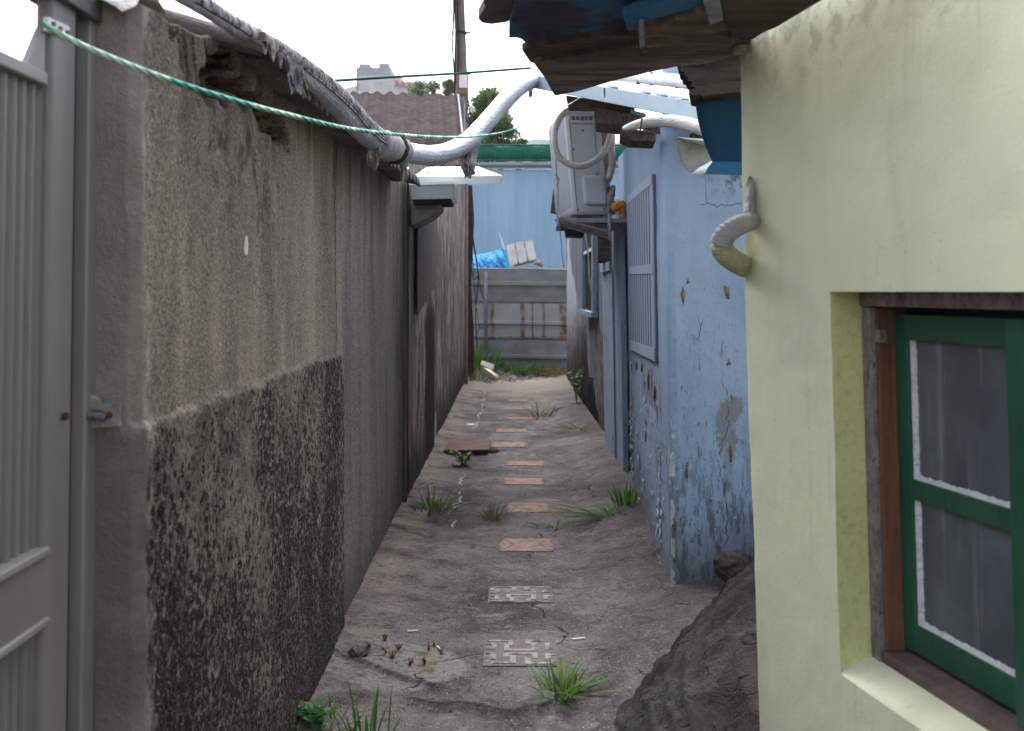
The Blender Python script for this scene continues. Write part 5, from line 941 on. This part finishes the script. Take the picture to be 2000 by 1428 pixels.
# ================================================================ yellow house
yh_ = empty('yellow_house', (1.3, 1.6, 0), 'pale yellow house with green window and broken wooden eave at the right', 'house')
O2 = np.array((.669, 2.157)); UD = np.array((.196, -.9806)); ND = np.array((-.9806, -.196)); LN = .03
def ypath(u):
    u = np.asarray(u, float); far = np.array((-.1065, .343))/.359; blend = sm(u, -.12, -.02)
    x = O2[0]+np.where(u >= 0, u*UD[0], (-u)*far[0]); y = O2[1]+np.where(u >= 0, u*UD[1], (-u)*far[1])
    r = np.clip(-(u+.345), 0, .06); x = x+r*1.2; return x, y
def YP(u, z, dep=0):
    x, y = ypath(u); return np.stack(np.broadcast_arrays(x-ND[0]*dep+LN*(1.45-np.asarray(z)), y-ND[1]*dep, z), -1).astype(float)
def yd(u, z): return -(.005*fbm(u*2.5, z*2.5, 0, 4, 61)+.0012*fbm(u*16, z*16, 0, 3, 62))
def ygrid(u0, u1, z0, z1, n, m, edge=None):
    U, Z = np.meshgrid(np.linspace(u0, u1, n), np.linspace(z0, z1, m), indexing='ij'); return YP(U, Z, yd(U, Z))
yw = MB()
for a in ((-.36, 0, -.1, .645, 60, 60), (-.36, 0, .645, 1.45, 60, 70), (-.36, 0, 1.45, 2.4, 60, 70), (0, 1.0, 1.45, 2.4, 70, 70), (0, 1.0, -.1, .645, 70, 60), (1.0, 2.3, -.1, 2.4, 40, 60)): yw.grid(ygrid(*a))
# return of the far corner, rounded
zc = np.linspace(-.1, 2.4, 80); cc = []
e = YP(np.full(80, -.36), zc, yd(np.full(80, -.36), zc)); cc.append(e)
for dx, dy in ((.004, .012), (.014, .020), (.03, .024), (1.2, .20)): q = e.copy(); q[:, 0] += dx; q[:, 1] += dy; cc.append(q)
yw.grid(np.array(cc), flip=True)
# window reveals
def reveal(ua, za, ub, zb, n=50):
    U = np.linspace(ua, ub, n); Z = np.linspace(za, zb, n); a = YP(U, Z, yd(U, Z)); fr = [a]
    for d in (.004, .03, .072, .15): fr.append(YP(U+(.006*math.copysign(1, .5-ua) if ua == ub and d > .1 else 0), Z, d+.0015*fbm(U*9, Z*9, d*9, 3, 4)))
    return np.array(fr)
yw.grid(reveal(0, .645, 0, 1.45), 1, flip=True); yw.grid(reveal(1, .645, 1, 1.45), 1); yw.grid(reveal(0, 1.45, 1, 1.45), 1, flip=True)
U = np.linspace(0, 1, 50); fr = [YP(U, np.full(50, .645), yd(U, U*0+.645))]+[YP(U, np.full(50, .645+h), d) for d, h in ((.005, .006), (.04, .02), (.075, .035), (.15, .036))]; yw.grid(np.array(fr))
obj('wall', yw, [YEL, YELR], yh_, smooth=True)
m_ = MB(); m_.slab([(1.55, -.3, -.05), (2.2, -.3, -.05), (2.2, 2.6, -.05), (1.15, 2.6, -.05), (1.25, 1.0, -.05)], (0, 0, 2.3)); obj('inner_core', m_, DARK, yh_)
def ybox(name, u0, u1, z0, z1, d0, d1, mat, par, bev=.0015, n=1, wob=0):
    m_ = MB(); q = lambda d: [YP(u0, z0, d), YP(u1, z0, d), YP(u1, z1, d), YP(u0, z1, d)]; m_.hexa(q(d0), q(d1)); return obj(name, m_, mat, par, bevel=bev)
wf = ybox('window', .002, .035, .672, 1.418, .07, .15, GREYW, yh_); ybox('frame_header', .002, .998, 1.42, 1.4485, .066, .155, GREYW, wf); ybox('frame_rail', .002, .998, .672, .70, .078, .16, worn('dark_frame_rail', (.10, .07, .06), (.17, .13, .115), 5, 70, .8, .005, dark=.4), wf) if False else ybox('frame_rail', .037, .96, .674, .702, .072, .16, worn('dark_frame_rail', (.10, .07, .06), (.17, .13, .115), 5, 70, .8, .005, dark=.4), wf)
ybox('frame_stile', .962, .998, .672, 1.418, .07, .15, GREYW, wf); ybox('inner_stile', .0365, .049, .704, 1.417, .080, .15, BROWNW, wf); ybox('inner_stile', .0495, .0545, .704, 1.34, .108, .117, BROWNW, wf); ybox('packing', .037, .056, 1.345, 1.372, .079, .096, GREYW, wf)
def sash(name, u0, u1, z0, z1, d, st_=.052, putty=True):
    s = ybox(name, u0, u0+st_, z0, z1, d, d+.028, GREEN, wf, .002); ybox('stile', u1-st_, u1, z0, z1, d, d+.028, GREEN, s, .002)
    ybox('top_rail', u0+st_, u1-st_, z1-.052, z1, d+.001, d+.027, GREEN, s, .002); ybox('bottom_rail', u0+st_, u1-st_, z0, z0+.058, d+.001, d+.027, GREEN, s, .002); ybox('middle_rail', u0+st_, u1-st_, 1.027, 1.068, d+.001, d+.027, GREEN, s, .002)
    for za, zb in ((z0+.058, 1.027), (1.068, z1-.052)):
        ybox('glass_pane', u0+st_, u1-st_, za, zb, d+.016, d+.019, GLASS, s, 0)
        for (ua, z_a, ub, z_b, w_, nm) in ((u0+st_+.004, za, u0+st_+.004, zb, .0045, 'v'), (u0+st_, za+.004, u1-st_, za+.004, .0045, 'h')):
            n = 60; t = np.linspace(0, 1, n); Uu = ua+(ub-ua)*t; Zz = z_a+(z_b-z_a)*t; k = w_*(.9+.8*fbm(t*50, 0*t, ua*9+za, 4, 5)); k = np.clip(k, .0015, .02)
            if nm == 'v': a = YP(Uu-.005, Zz, d+.006); b = YP(Uu+k, Zz, d+.0155)
            else: a = YP(Uu, Zz-.005, d+.006); b = YP(Uu, Zz+k, d+.0155)
            m_ = MB(); m_.sheet(np.stack((a, b), 0) if nm == 'v' else np.stack((b, a), 0), ND[0]*np.array((-.002, 0, 0))); obj('putty', m_, PUTTY, s)
    return s
ybox('added_dark_backing', -.02, 1.02, .62, 1.47, .165, .19, DARK, wf, 0); sash('sash', .040, .50, .712, 1.404, .118); sash('sash', .437, .955, .712, 1.404, .084)  # dark sheet added behind the sashes to stop light showing through
# green shavings of dark film in gap over header
# eave: boards lying on the level z, seen from below
def ev(name, q, z, th, mat, lab=None, dz_=0, jag=0):
    P_ = [G(a, b, z) for a, b in q]; m_ = MB(); m_.slab(P_, (0, 0, th)); return obj(name, m_, mat, yh_, label=lab, bevel=.002)
def jagged(a, b, n, amp, seed):
    r = random.Random(seed); return [(a[0]+(b[0]-a[0])*k/n+r.uniform(-amp, amp), a[1]+(b[1]-a[1])*k/n+r.uniform(-amp, amp)*.7) for k in range(1, n)]
ev('eave_plank', [(1463, 103), (1380, 124), (1320, 131), (1262, 143), (1200, 158), (1135, 177), (1088, 187), (1082, 186), (1074, 172), (1062, 150), (1050, 135), (1042, 124), (1250, 88), (1470, 48)], 2.035, .018, PLANK)
ev('eave_plank', [(1470, 47), (1250, 86), (1044, 125), (1035, 122), (1028, 112), (1019, 98), (1032, 94), (1220, 66), (1400, 20), (1475, -6)], 2.05, .018, PLANK)
ev('eave_board', [(1480, -8), (1400, 22), (1222, 66), (1034, 93), (1034, 88)]+jagged((1034, 88), (1012, 74), 5, 3, 2)+[(1010, 74), (994, 74), (994, 60), (998, 38), (1004, 30), (1010, -120), (1500, -260)], 2.066, .02, PLANKB)
ev('roof_felt', [(1004, 36), (990, 44), (960, 48), (941, 45), (934, 38), (940, 26), (948, 14), (944, 4), (952, -6), (950, -160), (1060, -220), (1062, -40), (1050, 10)], 2.10, .025, FELT)
ev('eave_board', [(1226, 62), (1216, 30), (1240, 20), (1330, -5), (1480, -70), (1490, -45), (1400, 14), (1320, 36)], 2.028, .018, BLUEW)
ev('eave_board', [(1256, 105), (1240, 62), (1320, 38), (1400, 16), (1470, -14), (1480, 30), (1420, 60), (1330, 84)], 2.015, .018, worn('brown_lichen_board', (.085, .07, .06), (.16, .135, .11), 6, 60, .9, .01, stretch=(1, 2, 1), spots=((.25, .22, .17), 12, .58)))
ev('cleat', [(1248, 55), (1257, 53), (1259, 92), (1249, 96)], 1.995, .018, CLEAT); ev('cleat', [(1374, 6), (1404, -4), (1412, 40), (1386, 50)], 1.995, .018, CLEAT)
ev('cleat', [(1408, 4), (1560, -80), (1590, 10), (1530, 40), (1470, 78), (1448, 80), (1424, 62)], 2.0, .06, WOODD)
ev('wall_plate', [(1424, 78), (1445, 66), (1475, 72), (1520, 52), (1640, -20), (1760, -90), (1700, -130), (1440, 20)], 2.02, .05, WOODD)
m_ = MB()
for a, b, r in ((1447, 92, .016), (1441, 98, .012), (1452, 84, .014), (1449, 100, .009)): blob(m_, P(a, b, 2.44), (r, r, r), a, amp=.9)
obj('mortar_lump', m_, CONC, yh_, smooth=True)
m_ = MB(); m_.slab([P(a, b, 3.05) for a, b in [(1322, 128), (1330, 131), (1328, 139), (1337, 141), (1336, 148), (1345, 151), (1341, 157), (1352, 160), (1349, 168), (1360, 172), (1346, 176), (1345, 184), (1356, 187), (1366, 184), (1372, 188), (1400, 184), (1480, 176), (1480, 92), (1400, 112)]], (.06, .30, .02)); obj('shingle_ends', m_, worn('black_brown_shingles', (.018, .014, .014), (.05, .04, .036), 2, 60, .95, .01, stretch=(2, 2, 14), dark=.5), yh_)
A_ = []
for t_, (a, b) in zip(np.linspace(0, 1, 9), [(1359, 188), (1360, 212), (1364, 236), (1370, 260), (1378, 284), (1386, 304), (1390, 312), (1393, 320), (1395, 326)]): A_.append([P(a+(1480-a)*s, b-3*s, 3.2+.06*math.sin(t_*3)) for s in np.linspace(0, 1, 6)])
m_ = MB(); m_.sheet(np.array(A_), (0, .006, 0)); obj('blue_sheet', m_, DBLUE, yh_, smooth=True)
m_ = MB(); m_.slab([P(1392, 316, 3.17), P(1480, 316, 3.17), P(1480, 343, 3.17), P(1378, 339, 3.17), P(1384, 326, 3.17)], (0, .012, 0)); obj('blue_sheet_hem', m_, MBLUE, yh_)
# taped pipe elbow coming out of the yellow wall
tp = empty('taped_pipe', P(1440, 480, 2.4), 'white taped pipe elbow bending out of the yellow wall corner, its lower half painted yellow', 'pipe')
rw = lambda i, k: 1+.13*((i/5+k/18) % 1)**2+.03*cr[i % 400, k % 16]
m_ = MB(); pts = [(1470, 432, 2.47, .017), (1466, 432, 2.41, .020), (1452, 437, 2.375, .0215), (1432, 446, 2.365, .0225), (1414, 462, 2.365, .0235), (1408, 478, 2.37, .0245)]
m_.tube([P(a, b, d) for a, b, d, r in pts], [r for *_, r in pts], 18, smooth=14, rn=rw); obj('upper_bend', m_, YTAPE, tp, smooth=True)
m_ = MB(); pts = [(1408, 476, 2.37, .0235), (1413, 490, 2.38, .0245), (1427, 503, 2.40, .025), (1441, 512, 2.44, .025), (1456, 520, 2.52, .026)]
m_.tube([P(a, b, d) for a, b, d, r in pts], [r for *_, r in pts], 18, smooth=14, rn=rw); obj('lower_bend', m_, PTAPE, tp, smooth=True)
U, V = np.meshgrid(np.linspace(0, 1, 16), np.linspace(0, 1, 40), indexing='ij'); xl = np.interp(V, [0, .15, .5, .8, 1], [1463, 1458, 1457, 1452, 1456]); xr_ = np.interp(V, [0, .15, .5, .8, 1], [1467, 1474, 1475, 1476, 1478]); px_ = xl+(xr_-xl)*U; py_ = 344+V*96
dd = 2.425-.028*np.sin(U*math.pi)*sm(V, 0, .4)-.012*np.abs(fbm(U*3.2, V*2.2, 0, 3, 44)); m_ = MB(); m_.sheet(np.stack(((px_-1000)/2000*dd, dd, CZ+(570-py_)/2000*dd), -1), (0, .012, 0)); obj('tape_tail', m_, YTAPE, tp, smooth=True)

# ================================================================ rock at the foot of the corner
U, V = np.meshgrid(np.linspace(.05, 1.7, 260), np.linspace(2.0, 4.98, 300), indexing='ij')
bl = np.interp(V, [2.0, 2.6, 3.3, 3.53, 4.06, 4.68, 5.0], [.20, .22, .25, .30, .52, .82, .96])+.03*fbm(V*5, 0*V, 3, 4, 77); d_ = (U-bl)*.86
rz = -.03+np.clip(d_+.04, 0, None)*.50+.29*sm(d_, .0, .50)*sm(V, 2.6, 3.6)+.22*sm(d_, .08, .3)*sm(-V, -3.5, -2.8)
warp_ = .18*fbm(U*2.3, V*2.3, 7, 3, 90); st1 = np.floor((rz+warp_*.35)/.075)*.075-warp_*.35; rz = rz*.45+(st1+.04*sm(((rz+warp_*.35)/.075) % 1, .55, 1))*.55
rz = rz+sm(d_, 0, .14)*(.05*fbm(U*3.2, V*3.2, 0, 4, 91)+.028*fbm(U*9, V*9, 0, 5, 92)+.016*np.abs(fbm(U*22, V*22, 0, 4, 93)))
rz = rz-.16*np.exp(-(((U-.62)/.10)**2+((V-2.85)/.25)**2)); rz = rz*.9; rz = np.minimum(rz, .54+.05*fbm(U*4, V*4, 0, 3, 9)); rz = np.where(d_ < -.05, -.2, rz)
m_ = MB(); m_.grid(np.stack((U+.02*fbm(U*9, V*9, 2, 3, 7), V, rz), -1)); obj('rock_outcrop', m_, ROCK, smooth=True, attr={'edge': sm(-d_, -.10, -.0)}, label='large dark rough rock rising between the path and the yellow wall', cat='rock')
m_ = MB(); blob(m_, P(1430, 1108, 4.66), (.085, .07, .075), 5, 60, 40, .45); obj('boulder', m_, BOULD, smooth=True, label='dark rounded boulder sitting on the rock against the blue wall', cat='rock')
for (a, b, r, s_, lab) in ((1400, 1330, .05, 3, 'pale split stone lying in the dark hollow beside the yellow wall foot'),):
    pass

# ================================================================ things let into and lying on the path
rows_a = ["###########...######....", "##..........##..##......", "####.######.##.####.####", "..##.##......####.....##"]
def meander(px0, px1, pyt, pyb, flip, label):
    a, b = G(px0, pyb), G(px1, pyb); c = G((px0+px1)/2, pyt); w_ = b[0]-a[0]; dpt = c[1]-a[1]; cx, cy = (a[0]+b[0])/2, (a[1]+c[1])/2; z = fz(cx, cy)
    m_ = MB(); m_.box((cx, cy, z-.0095), (w_, dpt, .03), 0); zz = z+.0055
    def s(x0, y0, x1, y1): m_.box((cx-w_/2+w_*(x0+x1)/2, cy-dpt/2+dpt*(y0+y1)/2, zz+.0012), (w_*abs(x1-x0), dpt*abs(y1-y0), .0035), 1)
    L = []
    # interlocking hook relief, mirrored top and bottom
    L += [(.03, .90, .40, .97), (.33, .74, .40, .895), (.28, .74, .325, .80) , (.28, .60, .345, .735), (.28, .53, .74, .595), (.66, .60, .74, .80), (.58, .80, .74, .865), (.58, .87, .65, .97), (.655, .92, .82, .97), (.03, .60, .16, .66), (.10, .665, .17, .78), (.03, .785, .17, .85), (.85, .60, .97, .68), (.85, .685, .92, .84)]
    L += [(.03, .42, .12, .48), (.10, .22, .17, .415), (.03, .12, .09, .30), (.11, .05, .44, .11), (.36, .115, .44, .30), (.27, .30, .44, .355), (.27, .36, .34, .46), (.345, .41, .74, .46), (.66, .24, .74, .405), (.56, .24, .655, .30), (.56, .10, .64, .235), (.56, .04, .97, .095), (.84, .22, .91, .42), (.915, .36, .98, .42), (.93, .10, .98, .20)]
    for (x0, y0, x1, y1) in L:
        if flip: y0, y1 = 1-y1, 1-y0
        s(x0, y0, x1, y1)
    return obj('relief_tile', m_, [TILEG, TILEW], label=label, cat='tile', group='tiles set in a row down the path', origin=(cx, cy, z))
meander(943, 1090, 1251, 1302, False, 'nearest pale grey tile with a hooked maze relief, beside the green grass tuft'); meander(953, 1081, 1146, 1178, True, 'second pale grey maze relief tile, partly broken at its lower right')
tl = [(974, 1083, 1052, 1078, 'widest orange tile with diamond grooves, first after the two grey relief tiles'), (989, 1076, 982, 1001, 'bright orange diamond tile beside the thin tuft of dull grass'), (983, 1063, 934, 947, 'orange diamond tile in front of the narrow one, third orange tile from the camera'), (987, 1065, 902, 910, 'narrow orange tile just in front of the rusty brown plate'), (958, 1029, 864, 874, 'orange tile touching the rusty brown plate, with a broken front edge'), (969, 1029, 838, 845, 'orange tile just beyond the rusty brown plate'), (990, 1050, 815, 819, 'faint tile in front of the sprawling far grass tuft'), (990, 1040, 796, 799, 'pale edged tile beside the far sprawling grass tuft'), (995, 1030, 781, 784, 'faint tile behind the far sprawling grass tuft'), (1005, 1055, 765, 768, 'farthest faint tile before the sunlit end of the path')]
for (x0, x1, y0, y1, lab) in tl:
    a, b = G(x0, y1), G(x1, y1); c = G((x0+x1)/2, y0); w_ = b[0]-a[0]; d = c[1]-a[1]; cx, cy = (a[0]+b[0])/2, (a[1]+c[1])/2; z = max(fz(cx, cy), fz(cx, cy-d*.4), fz(cx, cy+d*.4)); m_ = MB()
    r = random.Random(x0); ring = []
    for (ax, ay), (bx_, by_) in zip([(-1, -1), (1, -1), (1, 1), (-1, 1)], [(1, -1), (1, 1), (-1, 1), (-1, -1)]):
        for k in range(5): t_ = k/5; ring.append((cx+w_/2*(ax+(bx_-ax)*t_)+r.uniform(-.006, .004), cy+d/2*(ay+(by_-ay)*t_)+r.uniform(-.006, .005)))
    m_.hexa([(x, y, z-.03) for x, y in ring], [(x, y, z+.004) for x, y in ring]); obj('terracotta_tile', m_, TERRA if y1 > 850 else TERRAD, label=lab, cat='tile', group='tiles set in a row down the path', origin=(cx, cy, z), bevel=.002)
q = [G(a, b) for a, b in ((866, 891), (955, 889), (958, 870), (955, 866), (880, 867))]; z = max(fz(p_[0], p_[1]) for p_ in q)+.012; m_ = MB(); m_.slab([(p_[0], p_[1], z) for p_ in q], (0, 0, .012)); obj('rusty_plate', m_, PLATE, label='rusty brown metal plate laid over a hole at the left of the path', cat='metal plate')
m_ = MB(); c = G(965, 882); blob(m_, (c[0], c[1], .0), (.05, .12, .03), 4, 20, 12, .5); obj('stone', m_, ROCK, smooth=True, label='flat grey stone between the rusty plate and the orange tile', cat='stone')
def butt(px_, py_, ang, lab, L_=.045):
    c = G(px_, py_); z = fz(c[0], c[1])+.006; m_ = MB(); d = np.array((math.cos(ang), math.sin(ang)*1., 0))*L_/2; m_.tube([(c[0]-d[0], c[1]-d[1], z), (c[0]+d[0], c[1]+d[1], z)], .0042, 8, smooth=1); obj('cigarette_butt', m_, BUTT, label=lab, cat='cigarette butt', group='cigarette butts on the path')
butt(806, 1236, .1, 'white cigarette butt lying at the back edge of the pale patch by the left wall'); butt(858, 1268, -1.1, 'white cigarette butt at the right end of the dry weed ring'); butt(1130, 1250, .25, 'thin white cigarette butt right of the nearest relief tile', .055)
m_ = MB(); c = G(919, 831); z = fz(c[0], c[1])+.006; n = 24; m_.tube([(c[0]+.045*math.cos(a), c[1]+.06*math.sin(a), z) for a in np.linspace(0, 2*math.pi, 20)], .006, 6, smooth=2); m_.box((c[0], c[1], z-.002), (.06, .08, .004)); obj('white_lid', m_, BUTT, label='small round white lid lying on the path near the left wall', cat='lid', smooth=True)
# dark crumpled leaf litter in the hole
m_ = MB()
for k in range(9):
    a = rnd.uniform(0, 6.28); c = np.array((-.62+rnd.uniform(-.035, .035), 4.04+rnd.uniform(-.04, .04), .0)); d = np.array((math.cos(a), math.sin(a), rnd.uniform(.1, .9)))*.035; s_ = np.array((-math.sin(a), math.cos(a), .2))*.012; m_.slab([c-s_, c+d*.6-s_*1.3, c+d, c+d*.5+s_*1.2], (0, 0, .002))
obj('leaf_litter', m_, DARK, label='dark crumpled dead leaf stuck in the hole by the left wall foot', cat='leaf litter')

# ---------------------------------------------------------------- weeds
def grass(px, py, n, h, spread, mat, label, seed, w_=.004, z=None, lean=(0, 0), name='grass_tuft', flat=.3, cat='grass', rad=.02, grp='weeds growing from the path'):
    r = random.Random(seed); c = G(px, py); z = fz(c[0], c[1]) if z is None else z; m_ = MB()
    for i in range(n):
        a = r.uniform(0, 6.283); q = r.uniform(.35, 1); H_ = h*q; sp = spread*r.uniform(.2, 1)*(1.2-q*.4); b = np.array((c[0]+math.cos(a)*rad*r.random()*2, c[1]+math.sin(a)*rad*r.random()*2, z-.004)); dr = np.array((math.cos(a)+lean[0], math.sin(a)+lean[1], 0)); side_ = np.array((-dr[1], dr[0], 0)); side_ /= np.linalg.norm(side_)+1e-9
        tw = r.uniform(-.6, .6); side_ = side_*math.cos(tw)+np.array((0, 0, math.sin(tw))); K = 7; pts = []; ww = w_*r.uniform(.6, 1.3); drp = r.uniform(flat*.3, flat*1.5)
        for k in range(K):
            t_ = k/(K-1); p_ = b+dr*sp*(t_**1.4)+np.array((0, 0, H_*(t_-drp*t_**2.6))); wk = ww*(1-t_**2)*(.6+.8*min(t_*3, 1))/1.4+.0002; pts.append((p_-side_*wk, p_+np.array((0, 0, -wk*.5)), p_+side_*wk))
        m_.grid(np.array(pts))
    return obj(name, m_, mat, label=label, cat=cat, group=grp, smooth=True, origin=(c[0], c[1], z))
grass(1098, 1355, 95, .14, .19, GRASS, 'large bright green grass tuft right of the nearest relief tile', 1, .0045, rad=.05)
grass(720, 1440, 16, .22, .09, GRASS, 'tall broad bladed green grass at the bottom left edge of the path', 2, .008, rad=.05, flat=.2); grass(640, 1432, 22, .10, .12, GRASS, 'short mixed green grass at the left wall foot, nearest the camera', 3, .005, rad=.06)
grass(845, 1003, 48, .21, .15, GRASSD, 'spiky thin grass tuft against the left wall foot', 4, .004, rad=.07); grass(838, 1004, 60, .09, .12, GRASS, 'low dense green weed under the spiky grass at the left wall foot', 14, .006, rad=.07)
grass(963, 1014, 60, .17, .17, GRASSD, 'thin dull grass tuft growing left of an orange tile', 5, .0035, rad=.04)
grass(1222, 1010, 34, .21, .10, GRASS, 'upright bright green grass against the blue wall foot', 6, .009, lean=(-.2, 0), rad=.04); grass(1185, 1022, 46, .12, .30, GRASS, 'sprawling green grass spreading from the blue wall across the path', 7, .006, lean=(-.9, .1), rad=.08, flat=.5); grass(1085, 1028, 22, .05, .18, GRASS, 'low creeping grass strand lying left of the sprawling grass', 8, .006, rad=.06)
grass(1056, 815, 60, .30, .40, GRASSD, 'pale sprawling grass tuft in the middle of the far path', 9, .006, rad=.09); grass(1132, 848, 30, .07, .28, GRASS, 'flat green grass at the foot of the far right wall', 10, .007, rad=.1)
def leafy(px, py, n, h, sp, label, seed, l=.035, mat=None, z=None, name='leafy_weed'):
    r = random.Random(seed); c = G(px, py); z = fz(c[0], c[1]) if z is None else z; e = empty(name, (c[0], c[1], z), label, 'weed', 'weeds growing from the path'); st_ = MB(); lf = MB()
    for i in range(max(4, n//9)):
        a = r.uniform(0, 6.28); tip = np.array((c[0]+math.cos(a)*sp*r.random(), c[1]+math.sin(a)*sp*r.random(), z+h*r.uniform(.5, 1))); b = np.array((c[0], c[1], z-.005)); st_.tube([b, (b+tip)/2+(0, 0, h*.1), tip], .0025, 5, smooth=3)
        for k in range(9):
            t_ = r.uniform(.25, 1); p_ = b+(tip-b)*t_; d = np.array((r.gauss(0, 1), r.gauss(0, 1), r.uniform(-.2, .7))); d /= np.linalg.norm(d); s_ = np.cross(d, (0, 0, 1)); s_ /= np.linalg.norm(s_)+1e-9; q = l*r.uniform(.6, 1.2)
            lf.add([p_, p_+d*q*.5+s_*q*.32+(0, 0, q*.08), p_+d*q, p_+d*q*.5-s_*q*.32+(0, 0, q*.08)], [(0, 1, 2, 3)])
    obj('stem', st_, mat or GRASSD, e, smooth=True); obj('leaves', lf, mat or GRASS, e)
leafy(905, 912, 90, .13, .12, 'bright green leafy weed by a crack left of the tiles', 1, .05); leafy(880, 892, 40, .07, .06, 'tiny leafy weed standing on the corner of the rusty plate', 2, .04); leafy(1126, 792, 90, .45, .16, 'tall leafy weed growing up the far right wall foot', 3, .06, BROAD)
leafy(610, 1425, 50, .09, .09, 'blue green broad leaved weed in the bottom left corner', 4, .05, BROAD)
for k, (a, b) in enumerate(((752, 1262), (778, 1276), (766, 1292), (800, 1300), (830, 1297), (862, 1276), (848, 1262), (722, 1274), (838, 1268))):
    leafy(a, b, 22, .030, .02, ['dry brown weed sprig at the back of the weed ring', 'dry brown weed sprig inside the weed ring', 'small brown sprig at the front left of the weed ring', 'bright brown sprig at the very front of the weed ring', 'dense brown sprig at the front right of the weed ring', 'thin brown sprig at the right end of the weed ring', 'small brown sprig at the back right of the weed ring', 'yellowish dry sprig left of the weed ring', 'faint brown sprig near the right cigarette butt'][k], 20+k, .010, DRYL)
for k, (px_, py_, n, h, sp, mt, lab) in enumerate(((932, 702, 120, .75, .35, GRASS, 'tall green weeds beside the fence post at the end of the alley'), (1012, 735, 120, .30, .45, GRASS, 'low bushy green weeds at the foot of the steel fence'), (955, 728, 60, .25, .35, GRASS, 'green weeds growing round the broken block'), (918, 745, 70, .25, .3, GRASSD, 'dull weeds at the far corner of the dark house'), (1070, 735, 150, .20, .5, DRYL, 'dry brown weeds along the right part of the fence foot'), (1035, 752, 30, .08, .4, GRASSD, 'thin dull weeds crossing the sunlit end of the path'))):
    c = G(px_, py_); y_ = min(c[1], 17.6); grass(px_, 570+2900/y_*1.0, n, h, sp, mt, lab, 50+k, .012, z=dz(c[0]*y_/c[1], y_) if y_ > 15.6 else None, rad=.22, grp='weeds at the end of the alley')

# ================================================================ the air: thin even haze over everything
hm = bpy.data.materials.new('haze'); hm.use_nodes = True; hn = hm.node_tree; hn.nodes.remove(hn.nodes['Principled BSDF']); pv = hn.nodes.new('ShaderNodeVolumePrincipled')
pv.inputs['Color'].default_value = (.82, .90, 1, 1); pv.inputs['Density'].default_value = .0006; hn.links.new(pv.outputs[0], hn.nodes['Material Output'].inputs['Volume'])
hb = MB(); hb.box((0, 240, 39.5), (860, 620, 82)); obj('haze', hb, hm, kind='stuff')
